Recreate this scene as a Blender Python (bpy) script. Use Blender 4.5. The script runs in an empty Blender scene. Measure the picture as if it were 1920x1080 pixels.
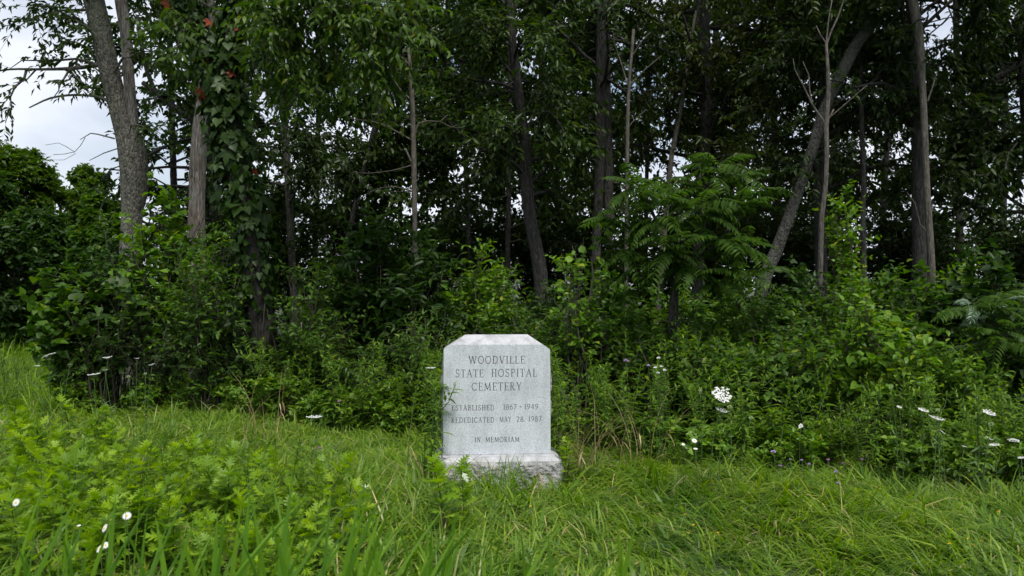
import bpy, math, random
import numpy as np
from mathutils import Vector

R = math.radians
scene = bpy.context.scene
col = scene.collection

# ------------------------------------------------------------------ camera
F, EYE = 1493.0, 1.58          # focal length in photo pixels, eye height
cd = bpy.data.cameras.new('camera')
cam = bpy.data.objects.new('camera', cd); col.objects.link(cam)
cam.location = (0, 0, EYE); cam.rotation_euler = (R(90), 0, 0)
cd.sensor_width = 36; cd.lens = 28
cd.clip_start = 0.05; cd.clip_end = 5000
cd.dof.use_dof = True; cd.dof.focus_distance = 7.0; cd.dof.aperture_fstop = 4.5
scene.camera = cam

# ------------------------------------------------------------------ world, sun, exposure
SUN_EL, SUN_AZ = 60, 162        # azimuth clockwise from +Y: behind the camera, a little left
w = bpy.data.worlds.new('World'); scene.world = w; w.use_nodes = True
nt = w.node_tree; nt.nodes.clear()
out = nt.nodes.new('ShaderNodeOutputWorld'); bg = nt.nodes.new('ShaderNodeBackground')
sky = nt.nodes.new('ShaderNodeTexSky'); sky.sky_type = 'NISHITA'; sky.sun_disc = False
sky.sun_elevation = R(SUN_EL); sky.sun_rotation = R(SUN_AZ)
sky.air_density = 1.0; sky.dust_density = 2.0; sky.ozone_density = 1.0
tc = nt.nodes.new('ShaderNodeTexCoord')
mp = nt.nodes.new('ShaderNodeMapping'); mp.inputs['Scale'].default_value = (1.6, 1.6, 3.2); mp.inputs['Location'].default_value = (3.1, 0.4, 0.2)
nz = nt.nodes.new('ShaderNodeTexNoise'); nz.inputs['Scale'].default_value = 1.7; nz.inputs['Detail'].default_value = 5
cr = nt.nodes.new('ShaderNodeValToRGB')
cr.color_ramp.elements[0].position = 0.34; cr.color_ramp.elements[0].color = (.15, .15, .15, 1)
cr.color_ramp.elements[1].position = 0.58; cr.color_ramp.elements[1].color = (1, 1, 1, 1)
mx = nt.nodes.new('ShaderNodeMix'); mx.data_type = 'RGBA'
mx.inputs['B'].default_value = (7.6, 8.0, 8.8, 1)
L = nt.links.new
L(tc.outputs['Generated'], mp.inputs['Vector']); L(mp.outputs['Vector'], nz.inputs['Vector'])
L(nz.outputs['Fac'], cr.inputs['Fac']); L(cr.outputs['Color'], mx.inputs['Factor'])
L(sky.outputs['Color'], mx.inputs['A']); L(mx.outputs['Result'], bg.inputs['Color'])
bg.inputs['Strength'].default_value = 0.096
L(bg.outputs['Background'], out.inputs['Surface'])

sd = bpy.data.lights.new('sun', 'SUN'); sd.energy = 3.0; sd.angle = R(16); sd.color = (1, .96, .88)
sun = bpy.data.objects.new('sun', sd); col.objects.link(sun); sun.location = (0, -5, 20)
_d = Vector((math.sin(R(SUN_AZ)) * math.cos(R(SUN_EL)), math.cos(R(SUN_AZ)) * math.cos(R(SUN_EL)), math.sin(R(SUN_EL))))
sun.rotation_euler = _d.to_track_quat('Z', 'Y').to_euler()

vs = scene.view_settings
vs.view_transform = 'Standard'; vs.look = 'None'; vs.gamma = 1; vs.use_curve_mapping = False
vs.exposure = 0.38
scene.render.engine = 'CYCLES'
cy = scene.cycles
cy.use_denoising = True
try: cy.denoiser = 'OPENIMAGEDENOISE'; cy.denoising_input_passes = 'RGB_ALBEDO_NORMAL'; cy.denoising_prefilter = 'FAST'
except Exception: pass
cy.max_bounces = 5; cy.diffuse_bounces = 3; cy.glossy_bounces = 2; cy.transmission_bounces = 3; cy.transparent_max_bounces = 4
cy.caustics_reflective = False; cy.caustics_refractive = False
cy.use_adaptive_sampling = True; cy.adaptive_threshold = 0.02

# ------------------------------------------------------------------ helpers
def at(px, py, Y):
    return np.array([(px - 960) / F * Y, Y, EYE - (py - 540) / F * Y])
def gx(px, Y): return (px - 960) / F * Y
def to_px(P):
    y = np.maximum(P[:, 1], .05)
    return 960 + F * P[:, 0] / y, 540 - F * (P[:, 2] - EYE) / y
def unit(a): return a / np.maximum(np.linalg.norm(a, axis=-1, keepdims=True), 1e-9)

def ground_z(x, y):
    x = np.asarray(x, float); y = np.asarray(y, float)
    return .035 * np.sin(.9 * x + .4) * np.sin(.8 * y + 1.1) + .02 * np.sin(2.3 * x + 1.7 * y) - .03

class Geo:
    def __init__(s): s.V = []; s.F = []; s.n = 0
    def add(s, v, faces):
        v = np.asarray(v, float).reshape(-1, 3)
        for f in faces:
            f = np.asarray(f, np.int64)
            if f.size: s.F.append(f + s.n)
        s.V.append(v); s.n += len(v)
    def mesh(s, name, mat, smooth=True):
        me = bpy.data.meshes.new(name)
        if s.n:
            V = np.concatenate(s.V).astype(np.float32)
            sizes = np.concatenate([np.full(len(f), f.shape[1], np.int32) for f in s.F])
            loops = np.concatenate([f.ravel() for f in s.F]).astype(np.int32)
            me.vertices.add(len(V)); me.vertices.foreach_set('co', V.ravel())
            me.loops.add(len(loops)); me.loops.foreach_set('vertex_index', loops)
            me.polygons.add(len(sizes))
            st = np.zeros(len(sizes), np.int32); st[1:] = np.cumsum(sizes)[:-1]
            me.polygons.foreach_set('loop_start', st)
            me.polygons.foreach_set('loop_total', sizes)
            me.polygons.foreach_set('use_smooth', np.full(len(sizes), smooth, bool))
            me.update(calc_edges=True); me.validate()
        me.materials.append(mat)
        return me

def link(name, data, parent=None, loc=None):
    o = bpy.data.objects.new(name, data); col.objects.link(o)
    if parent is not None: o.parent = parent
    if loc is not None: o.location = loc
    return o
def tag(o, label=None, cat=None, group=None, kind=None):
    if label: o['label'] = label
    if cat: o['category'] = cat
    if group: o['group'] = group
    if kind: o['kind'] = kind
    return o
def thing(name, label, cat, loc=(0, 0, 0), group=None, rz=0):
    o = link(name, None, loc=tuple(map(float, loc))); o.rotation_euler.z = rz
    o.empty_display_size = .1
    return tag(o, label, cat, group)
def copy_tree(o, parent=None):
    c = o.copy(); col.objects.link(c)
    if parent is not None: c.parent = parent
    for ch in KIDS.get(o.name, ()): copy_tree(ch, c)
    return c
KIDS = {}

def stamp(g, tv, tf, P, X, Y, Z, sx, sy, sz):
    """instances of a small template: local x along X, y along Y, z along Z"""
    P = np.asarray(P, float); N = len(P)
    if N == 0: return
    tv = np.asarray(tv, float); K = len(tv)
    b = lambda a: np.broadcast_to(np.asarray(a, float).reshape(-1, 1, 1), (N, 1, 1))
    v = P[:, None] + tv[None, :, 0:1] * b(sx) * X[:, None] + tv[None, :, 1:2] * b(sy) * Y[:, None] + tv[None, :, 2:3] * b(sz) * Z[:, None]
    fs = []
    for f in tf:
        f = np.asarray(f, np.int64)
        fs.append((f[None] + (np.arange(N) * K)[:, None, None]).reshape(-1, f.shape[1]))
    g.add(v.reshape(-1, 3), fs)

def frame(D, Nn):
    X = unit(D); Z = unit(Nn - (Nn * X).sum(-1, keepdims=True) * X); Y = np.cross(Z, X)
    return X, Y, Z

# leaf templates: x along the leaf, y across, z up
DIAMOND = (np.array([[0, 0, 0], [.45, -.5, .1], [1, 0, -.08], [.45, .5, .1]]), [np.array([[0, 1, 2], [0, 2, 3]])])
OVATE = (np.array([[0, 0, 0], [.22, -.42, .06], [.58, -.42, .06], [1, 0, -.12], [.58, .42, .06], [.22, .42, .06], [.4, 0, 0], [.75, 0, -.03]]),
         [np.array([[0, 1, 6], [0, 6, 5], [7, 2, 3], [7, 3, 4]]), np.array([[1, 2, 7, 6], [6, 7, 4, 5]])])
LANCE = (np.array([[0, 0, 0], [.35, -.5, .05], [.7, -.34, -.04], [1, 0, -.25], [.7, .34, -.04], [.35, .5, .05]]),
         [np.array([[0, 1, 5], [2, 3, 4]]), np.array([[1, 2, 4, 5]])])
HEART = (np.array([[.08, 0, 0], [-.08, -.22, .03], [.0, -.42, .07], [.25, -.5, .07], [.55, -.36, .03], [.8, -.14, -.04], [1.02, 0, -.1],
                   [.8, .14, -.04], [.55, .36, .03], [.25, .5, .07], [.0, .42, .07], [-.08, .22, .03], [.5, 0, -.01]]),
         [np.array([[0, 1, 2], [0, 2, 3], [0, 3, 12], [12, 3, 4], [12, 4, 5], [12, 5, 6], [12, 6, 7], [12, 7, 8], [12, 8, 9], [0, 12, 9], [0, 9, 10], [0, 10, 11]])])
OV4 = (np.array([[0, 0, 0], [.25, -.44, .09], [.62, -.36, .06], [1, 0, -.10], [.62, .36, .06], [.25, .44, .09]]), [np.array([[0, 1, 2, 3], [0, 3, 4, 5]])])
HE6 = (np.array([[.06, 0, 0], [-.06, -.3, .06], [.28, -.5, .09], [.7, -.24, .0], [1.02, 0, -.1], [.7, .24, .0], [.28, .5, .09], [-.06, .3, .06]]), [np.array([[0, 1, 2], [0, 6, 7]]), np.array([[0, 2, 3, 4], [0, 4, 5, 6]])])
def _lobed():
    xs = [0, .14, .30, .44, .42, .36, .60, .70, .56, .82, .88, .78, 1.04]
    ys = [.03, .04, .33, .42, .27, .07, .36, .36, .06, .22, .20, .06, 0]
    v = [[0, 0, 0], [.38, 0, 0], [.58, 0, -.02], [.8, 0, -.06]]
    n = len(xs)
    for s in (-1, 1):
        for x, y in zip(xs, ys): v.append([x, s * y, .05 * abs(y) * 2 - .1 * x * x])
    f = []
    for k in range(2):
        o = 4 + k * n
        idx = lambda i: o + i
        tr = [(0, idx(1), idx(5)), (idx(1), idx(2), idx(5)), (idx(2), idx(3), idx(5)), (idx(3), idx(4), idx(5)), (0, idx(5), 1),
              (1, idx(5), idx(8)), (idx(5), idx(6), idx(8)), (idx(6), idx(7), idx(8)), (1, idx(8), 2),
              (2, idx(8), idx(11)), (idx(8), idx(9), idx(11)), (idx(9), idx(10), idx(11)), (2, idx(11), 3), (3, idx(11), idx(12))]
        f += tr if k else [t[::-1] for t in tr]
    return (np.array(v, float), [np.array(f)])
LOBED = _lobed()
BLADE = (np.array([[0, -.5, 0], [0, .5, 0], [.36, .47, .13], [.36, -.47, .13], [.70, .30, .49], [.70, -.30, .49], [.93, 0, 1.0]]),
         [np.array([[0, 1, 2, 3], [3, 2, 4, 5]]), np.array([[5, 4, 6]])])
_a = np.arange(3) * 2 * math.pi / 3
TWIG = (np.array([[0, math.cos(a), math.sin(a)] for a in _a] + [[1, .35 * math.cos(a), .35 * math.sin(a)] for a in _a]),
        [np.array([[0, 1, 4, 3], [1, 2, 5, 4], [2, 0, 3, 5]])])

def smooth_path(pts, step=.18):
    P = np.asarray(pts, float)
    if len(P) < 3:
        n = max(2, int(np.linalg.norm(P[-1, :3] - P[0, :3]) / step) + 1)
        t = np.linspace(0, 1, n)[:, None]; return P[0] * (1 - t) + P[-1] * t
    Q = np.vstack([2 * P[0] - P[1], P, 2 * P[-1] - P[-2]]); o = []
    for i in range(1, len(Q) - 2):
        n = max(1, int(np.linalg.norm(Q[i + 1, :3] - Q[i, :3]) / step))
        t = np.linspace(0, 1, n, endpoint=False)[:, None]
        a, b, c, d = Q[i - 1], Q[i], Q[i + 1], Q[i + 2]
        o.append(.5 * (2 * b + (c - a) * t + (2 * a - 5 * b + 4 * c - d) * t ** 2 + (3 * b - a - 3 * c + d) * t ** 3))
    o.append(P[-1:]); return np.vstack(o)

def tube(g, path, rad, sides=8, rng=None, rough=0.0, cap=True):
    P = np.asarray(path, float); n = len(P); rad = np.broadcast_to(np.asarray(rad, float), (n,))
    T = unit(np.gradient(P, axis=0))
    ref = np.array([0., -1, 0]) if abs(T[n // 2, 1]) < .8 else np.array([1., 0, 0])
    A = unit(np.cross(T, ref)); B = np.cross(T, A)
    th = np.arange(sides) * 2 * math.pi / sides
    rr = rad[:, None] * np.ones(sides)
    if rough and rng is not None:
        ph = rng.uniform(0, 6, 4)
        s = np.cumsum(np.r_[0, np.linalg.norm(np.diff(P, axis=0), axis=1)])[:, None]
        rr = rr * (1 + rough * (np.sin(2 * th + ph[0] + .8 * s) * .5 + np.sin(3 * th + ph[1] - 1.7 * s) * .5 + .6 * np.sin(3.1 * s + ph[2])) + rng.normal(0, rough * .35, rr.shape))
    v = P[:, None] + rr[..., None] * (np.cos(th)[None, :, None] * A[:, None] + np.sin(th)[None, :, None] * B[:, None])
    i = np.arange(n - 1)[:, None] * sides; k = np.arange(sides)[None]; k2 = (k + 1) % sides
    f = np.stack([i + k, i + k2, i + sides + k2, i + sides + k], -1).reshape(-1, 4)
    fs = [f]
    if cap: fs.append(((n - 1) * sides + np.arange(sides))[None])
    g.add(v.reshape(-1, 3), fs)

# ------------------------------------------------------------------ materials
def newmat(name):
    m = bpy.data.materials.new(name); m.use_nodes = True; m.node_tree.nodes.clear()
    return m, m.node_tree
def N(t, kind, **kw):
    n = t.nodes.new('ShaderNode' + kind)
    for k, v in kw.items():
        if k in n.inputs.keys(): n.inputs[k].default_value = v
        else: setattr(n, k, v)
    return n
def ramp(t, stops):
    n = t.nodes.new('ShaderNodeValToRGB'); e = n.color_ramp.elements
    while len(e) < len(stops): e.new(.5)
    for x, (p, c) in zip(e, stops): x.position = p; x.color = (*c, 1)
    return n
def leaf_mat(name, stops, trans=.40, gloss=.035, rough=.45, obj_random=False, patches=0.0):
    m, t = newmat(name)
    o = N(t, 'OutputMaterial'); geo = N(t, 'NewGeometry')
    fac = geo.outputs['Random Per Island']
    if obj_random:
        oi = N(t, 'ObjectInfo'); ad = N(t, 'Math', operation='ADD'); fr = N(t, 'Math', operation='FRACT')
        t.links.new(fac, ad.inputs[0]); t.links.new(oi.outputs['Random'], ad.inputs[1]); t.links.new(ad.outputs[0], fr.inputs[0]); fac = fr.outputs[0]
    r = ramp(t, stops); t.links.new(fac, r.inputs['Fac'])
    if patches:      # kinds of grass growing in drifts
        tc = N(t, 'TexCoord'); pn = N(t, 'TexNoise', Scale=patches, Detail=3, Roughness=.6); t.links.new(tc.outputs['Object'], pn.inputs['Vector'])
        pr = ramp(t, [(.34, (.55, .70, .70)), (.5, (1, 1, 1)), (.66, (1.15, 1.14, .9))]); t.links.new(pn.outputs['Fac'], pr.inputs['Fac'])
        pm = N(t, 'Mix', data_type='RGBA', blend_type='MULTIPLY'); pm.inputs['Factor'].default_value = 1
        t.links.new(r.outputs['Color'], pm.inputs['A']); t.links.new(pr.outputs['Color'], pm.inputs['B'])
        rc = pm.outputs['Result']
    else: rc = r.outputs['Color']
    hs = N(t, 'HueSaturation', Value=1.9, Saturation=1.08); t.links.new(rc, hs.inputs['Color'])
    d = N(t, 'BsdfDiffuse'); tr = N(t, 'BsdfTranslucent'); gl = N(t, 'BsdfGlossy', Roughness=rough); gl.inputs['Color'].default_value = (.9, 1, .85, 1)
    t.links.new(rc, d.inputs['Color']); t.links.new(hs.outputs['Color'], tr.inputs['Color'])
    m1 = N(t, 'MixShader', Fac=trans); t.links.new(d.outputs[0], m1.inputs[1]); t.links.new(tr.outputs[0], m1.inputs[2])
    fr = N(t, 'LayerWeight', Blend=.5); pw = N(t, 'Math', operation='POWER'); pw.inputs[1].default_value = 3; t.links.new(fr.outputs['Facing'], pw.inputs[0])
    mu = N(t, 'Math', operation='MULTIPLY_ADD'); mu.inputs[1].default_value = gloss * 3; mu.inputs[2].default_value = gloss * .5
    t.links.new(pw.outputs[0], mu.inputs[0])
    m2 = N(t, 'MixShader'); t.links.new(mu.outputs[0], m2.inputs[0]); t.links.new(m1.outputs[0], m2.inputs[1]); t.links.new(gl.outputs[0], m2.inputs[2])
    t.links.new(m2.outputs[0], o.inputs['Surface'])
    return m
def bark_mat(name, dark, light, sx=9, sz=2.2, bump=.6, patch=None):
    m, t = newmat(name)
    o = N(t, 'OutputMaterial'); p = N(t, 'BsdfPrincipled', Roughness=.9)
    tc = N(t, 'TexCoord'); mp = N(t, 'Mapping'); mp.inputs['Scale'].default_value = (sx, sx, sz)
    n1 = N(t, 'TexNoise', Scale=1.9, Detail=6, Roughness=.7); n2 = N(t, 'TexNoise', Scale=1.3, Detail=4)
    vo = N(t, 'TexVoronoi', Scale=2.4); vo.feature = 'DISTANCE_TO_EDGE'
    t.links.new(tc.outputs['Object'], mp.inputs['Vector']); t.links.new(mp.outputs[0], n1.inputs['Vector'])
    t.links.new(tc.outputs['Object'], n2.inputs['Vector']); t.links.new(mp.outputs[0], vo.inputs['Vector'])
    r = ramp(t, [(.36, tuple(x * .7 for x in dark)), (.5, tuple(.5 * (x + y) * .85 for x, y in zip(dark, light))), (.66, light)]); t.links.new(n1.outputs['Fac'], r.inputs['Fac'])
    last = r.outputs['Color']
    if patch:
        pr = ramp(t, [(.52, (0, 0, 0)), (.62, (1, 1, 1))]); t.links.new(n2.outputs['Fac'], pr.inputs['Fac'])
        mxx = N(t, 'Mix', data_type='RGBA'); mxx.inputs['B'].default_value = (*patch, 1)
        mm = N(t, 'Math', operation='MULTIPLY'); mm.inputs[1].default_value = .6; t.links.new(pr.outputs['Color'], mm.inputs[0])
        t.links.new(mm.outputs[0], mxx.inputs['Factor']); t.links.new(last, mxx.inputs['A']); last = mxx.outputs['Result']
    t.links.new(last, p.inputs['Base Color'])
    sm = N(t, 'Math', operation='MINIMUM'); sm.inputs[1].default_value = .25; t.links.new(vo.outputs['Distance'], sm.inputs[0])
    ad = N(t, 'Math', operation='MULTIPLY_ADD'); ad.inputs[1].default_value = 1.6; t.links.new(sm.outputs[0], ad.inputs[0]); t.links.new(n1.outputs['Fac'], ad.inputs[2])
    b = N(t, 'Bump', Strength=min(1, bump * 1.3), Distance=.05); t.links.new(ad.outputs[0], b.inputs['Height']); t.links.new(b.outputs[0], p.inputs['Normal'])
    t.links.new(p.outputs[0], o.inputs['Surface'])
    return m
def plain_mat(name, c, rough=.7, trans=0):
    m, t = newmat(name); o = N(t, 'OutputMaterial'); p = N(t, 'BsdfPrincipled', Roughness=rough)
    tc = N(t, 'TexCoord'); n1 = N(t, 'TexNoise', Scale=40, Detail=3); t.links.new(tc.outputs['Object'], n1.inputs['Vector'])
    r = ramp(t, [(.3, tuple(x * .82 for x in c)), (.7, tuple(min(1, x * 1.12) for x in c))]); t.links.new(n1.outputs['Fac'], r.inputs['Fac'])
    t.links.new(r.outputs['Color'], p.inputs['Base Color'])
    if trans:
        tr = N(t, 'BsdfTranslucent'); t.links.new(r.outputs['Color'], tr.inputs['Color'])
        mm = N(t, 'MixShader', Fac=trans); t.links.new(p.outputs[0], mm.inputs[1]); t.links.new(tr.outputs[0], mm.inputs[2]); t.links.new(mm.outputs[0], o.inputs['Surface'])
    else: t.links.new(p.outputs[0], o.inputs['Surface'])
    return m

M = {}
M['canopy'] = leaf_mat('canopy_leaf', [(0, (0.0162, 0.0341, 0.0036)), (.5, (0.0264, 0.0554, 0.0050)), (.9, (0.0383, 0.0747, 0.0065)), (1, (0.0700, 0.0994, 0.0080))])
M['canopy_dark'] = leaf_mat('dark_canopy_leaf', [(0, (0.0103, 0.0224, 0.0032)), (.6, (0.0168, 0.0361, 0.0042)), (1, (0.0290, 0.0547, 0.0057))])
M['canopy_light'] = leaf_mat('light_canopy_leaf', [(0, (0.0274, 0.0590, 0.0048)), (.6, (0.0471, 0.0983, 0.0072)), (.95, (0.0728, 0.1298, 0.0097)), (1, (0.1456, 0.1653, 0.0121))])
M['canopy_olive'] = leaf_mat('olive_canopy_leaf', [(0, (0.0177, 0.0300, 0.0030)), (.6, (0.0295, 0.0491, 0.0043)), (1, (0.0531, 0.0690, 0.0061))])
M['shrub'] = leaf_mat('shrub_leaf', [(0, (0.0294, 0.0731, 0.0075)), (.5, (0.0510, 0.1158, 0.0100)), (.93, (0.0805, 0.1586, 0.0123)), (1, (0.1610, 0.2073, 0.0156))])
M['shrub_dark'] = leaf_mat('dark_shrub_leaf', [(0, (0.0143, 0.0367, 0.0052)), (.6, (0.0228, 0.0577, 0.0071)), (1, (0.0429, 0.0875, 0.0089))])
M['shrub_bright'] = leaf_mat('bright_shrub_leaf', [(0, (0.0628, 0.1376, 0.0099)), (.55, (0.0990, 0.2065, 0.0127)), (.94, (0.1517, 0.2616, 0.0168)), (1, (0.2804, 0.3030, 0.0211))], obj_random=True)
M['vine'] = leaf_mat('vine_leaf', [(0, (0.0111, 0.0321, 0.0027)), (.5, (0.0199, 0.0524, 0.0038)), (1, (0.0360, 0.0748, 0.0055))], obj_random=True)
M['vine_red'] = leaf_mat('red_vine_leaf', [(0, (0.2200, 0.0300, 0.0140)), (1, (0.3400, 0.0600, 0.0200))], obj_random=True)
M['sumac'] = leaf_mat('sumac_leaf', [(0, (0.0277, 0.0650, 0.0089)), (.6, (0.0427, 0.0909, 0.0115)), (1, (0.0691, 0.1214, 0.0132))], gloss=.014, trans=.48, obj_random=True)
M['sumac_pale'] = leaf_mat('pale_sumac_leaf', [(0, (.15, .24, .15)), (1, (.26, .34, .24))], obj_random=True)
M['goldenrod'] = leaf_mat('goldenrod_leaf', [(0, (0.0631, 0.1332, 0.0115)), (.6, (0.1051, 0.1965, 0.0149)), (1, (0.1853, 0.2819, 0.0192))], obj_random=True)
M['mugwort'] = leaf_mat('mugwort_leaf', [(0, (0.0994, 0.1883, 0.0092)), (.5, (0.1591, 0.2786, 0.0116)), (1, (0.2542, 0.3765, 0.0153))], trans=.42, obj_random=True)
M['mugwort_pale'] = plain_mat('mugwort_leaf_underside', (.36, .43, .30))
M['grass'] = leaf_mat('grass_blade', [(0, (0.0655, 0.1319, 0.0091)), (.45, (0.1131, 0.2025, 0.0131)), (.82, (0.1826, 0.2851, 0.0184)), (.93, (0.2739, 0.3526, 0.0306)), (.955, (0.3611, 0.3196, 0.1390)), (1, (0.4724, 0.3751, 0.1945))], trans=.42, gloss=.045, patches=1.3)
M['grass_bright'] = leaf_mat('meadow_blade', [(0, (0.0966, 0.1925, 0.0114)), (.6, (0.1546, 0.2794, 0.0152)), (1, (0.2318, 0.3478, 0.0222))], trans=.42)
M['reed'] = leaf_mat('tall_blade', [(0, (0.0614, 0.1530, 0.0101)), (.6, (0.0970, 0.2126, 0.0130)), (1, (0.1455, 0.2693, 0.0173))], trans=.42, gloss=.05, obj_random=True)
M['dry'] = leaf_mat('dry_stalk', [(0, (0.1700, 0.1250, 0.0550)), (.7, (0.2900, 0.2200, 0.1100)), (1, (0.4000, 0.3300, 0.1900))], trans=.15)
M['stem'] = plain_mat('green_stem', (.055, .105, .025))
M['stem_dark'] = plain_mat('dark_stem', (.05, .042, .03))
M['white'] = plain_mat('white_petal', (.80, .81, .78), trans=.25)
M['bud'] = plain_mat('flower_bud', (.42, .52, .26), trans=.2)
M['yellow'] = plain_mat('yellow_floret', (.75, .50, .03))
M['lilac'] = plain_mat('lilac_petal', (.50, .36, .64), trans=.25)
M['clover'] = plain_mat('clover_petal', (.42, .20, .42), trans=.2)
M['bark_grey'] = bark_mat('grey_flaky_bark', (.085, .080, .066), (.24, .23, .19), sx=11, sz=4, patch=(.20, .22, .15), bump=.8)
M['bark_dark'] = bark_mat('dark_furrowed_bark', (.017, .016, .014), (.064, .06, .053), sx=13, sz=2.0, bump=.9)
M['bark_mid'] = bark_mat('brown_grey_bark', (.030, .027, .024), (.100, .092, .08), sx=12, sz=2.4, patch=(.085, .095, .07), bump=.7)
M['bark_black'] = bark_mat('black_furrowed_bark', (.010, .009, .008), (.042, .038, .033), sx=11, sz=2.0, bump=1)
M['bark_lichen'] = bark_mat('lichened_bark', (.026, .025, .022), (.09, .086, .075), sx=10, sz=4, patch=(.115, .12, .095), bump=.7)
M['bark_pale'] = bark_mat('pale_smooth_bark', (.050, .045, .036), (.13, .116, .095), sx=14, sz=3, bump=.3)
M['dead'] = bark_mat('bleached_dead_wood', (.12, .10, .082), (.47, .435, .39), sx=22, sz=1.6, bump=.9, patch=(.20, .14, .10))

# ------------------------------------------------------------------ ground
def build_ground():
    xs = np.unique(np.r_[-1500, -400, -120, -60, np.arange(-30, 30.01, .5), 60, 120, 400, 1500])
    ys = np.unique(np.r_[-60, -20, np.arange(-6, 40.01, .5), 60, 100, 160, 300, 700, 1800])
    X, Y = np.meshgrid(xs, ys)
    fade = np.clip(1 - (np.hypot(X, Y - 10) - 30) / 30, 0, 1)
    Z = ground_z(X, Y) * fade
    drop = np.clip((Y - 60) / 400, 0, 1); Z = Z - 5 * drop
    g = Geo(); nx = len(xs)
    i = np.arange(len(ys) - 1)[:, None] * nx; j = np.arange(nx - 1)[None]
    g.add(np.stack([X, Y, Z], -1), [np.stack([i + j, i + j + 1, i + nx + j + 1, i + nx + j], -1).reshape(-1, 4)])
    m, t = newmat('meadow_soil')
    o = N(t, 'OutputMaterial'); p = N(t, 'BsdfPrincipled', Roughness=.95)
    tc = N(t, 'TexCoord'); n1 = N(t, 'TexNoise', Scale=6, Detail=8, Roughness=.7); n2 = N(t, 'TexNoise', Scale=.5, Detail=4)
    t.links.new(tc.outputs['Object'], n1.inputs['Vector']); t.links.new(tc.outputs['Object'], n2.inputs['Vector'])
    r = ramp(t, [(.3, (.022, .030, .010)), (.5, (.035, .060, .014)), (.75, (.07, .075, .03))]); t.links.new(n1.outputs['Fac'], r.inputs['Fac'])
    r2 = ramp(t, [(.35, (.7, .7, .7)), (.65, (1.2, 1.2, 1.1))]); t.links.new(n2.outputs['Fac'], r2.inputs['Fac'])
    mu = N(t, 'Mix', data_type='RGBA', blend_type='MULTIPLY'); mu.inputs['Factor'].default_value = 1
    t.links.new(r.outputs['Color'], mu.inputs['A']); t.links.new(r2.outputs['Color'], mu.inputs['B']); t.links.new(mu.outputs['Result'], p.inputs['Base Color'])
    b = N(t, 'Bump', Strength=.6, Distance=.05); t.links.new(n1.outputs['Fac'], b.inputs['Height']); t.links.new(b.outputs[0], p.inputs['Normal'])
    t.links.new(p.outputs[0], o.inputs['Surface'])
    o = link('ground', g.mesh('ground', m)); tag(o, 'grassy ground under the meadow and the wood', None, kind='structure')
build_ground()

# ------------------------------------------------------------------ gravestone
def granite(name, base, speck=.35, stain=0.0, bump=0.0, bscale=30):
    m, t = newmat(name); o = N(t, 'OutputMaterial'); p = N(t, 'BsdfPrincipled', Roughness=.62)
    tc = N(t, 'TexCoord'); vo = N(t, 'TexVoronoi', Scale=150); n1 = N(t, 'TexNoise', Scale=95, Detail=5, Roughness=.75)
    n2 = N(t, 'TexNoise', Scale=5, Detail=5, Roughness=.6); mp = N(t, 'Mapping'); mp.inputs['Scale'].default_value = (1.8, 1.8, .7)
    for a, b in ((tc.outputs['Object'], vo.inputs['Vector']), (tc.outputs['Object'], n1.inputs['Vector']), (tc.outputs['Object'], mp.inputs['Vector']), (mp.outputs[0], n2.inputs['Vector'])): t.links.new(a, b)
    lo = tuple(x * (1 - speck) for x in base); hi = tuple(min(1, x * (1 + speck * .75)) for x in base)
    r = ramp(t, [(.33, lo), (.5, base), (.66, hi)]); t.links.new(n1.outputs['Fac'], r.inputs['Fac'])
    sv = ramp(t, [(0, (.62, .62, .63)), (.5, (1, 1, 1))]); t.links.new(vo.outputs['Color'], sv.inputs['Fac'])
    mu = N(t, 'Mix', data_type='RGBA', blend_type='MULTIPLY'); mu.inputs['Factor'].default_value = .7
    t.links.new(r.outputs['Color'], mu.inputs['A']); t.links.new(sv.outputs['Color'], mu.inputs['B']); last = mu.outputs['Result']
    if stain:
        sr = ramp(t, [(.42, (0, 0, 0)), (.70, (1, 1, 1))]); t.links.new(n2.outputs['Fac'], sr.inputs['Fac'])
        mm = N(t, 'Math', operation='MULTIPLY'); mm.inputs[1].default_value = stain; t.links.new(sr.outputs['Color'], mm.inputs[0])
        ms = N(t, 'Mix', data_type='RGBA'); ms.inputs['B'].default_value = (.11, .105, .10, 1)
        t.links.new(mm.outputs[0], ms.inputs['Factor']); t.links.new(last, ms.inputs['A']); last = ms.outputs['Result']
    t.links.new(last, p.inputs['Base Color'])
    if bump:
        n3 = N(t, 'TexNoise', Scale=bscale, Detail=6, Roughness=.6); t.links.new(tc.outputs['Object'], n3.inputs['Vector'])
        b = N(t, 'Bump', Strength=bump, Distance=.02); t.links.new(n3.outputs['Fac'], b.inputs['Height']); t.links.new(b.outputs[0], p.inputs['Normal'])
    t.links.new(p.outputs[0], o.inputs['Surface']); return m
M['granite_face'] = granite('steeled_granite', (.545, .582, .615), .34, .30)
M['granite_top'] = granite('weathered_granite', (.45, .455, .475), .16, .6)
M['granite_rough'] = granite('rock_pitched_granite', (.36, .355, .355), .5, .55, .8, 34)
M['letter'] = granite('darkened_letter_cut', (.12, .12, .125), .3)

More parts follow.
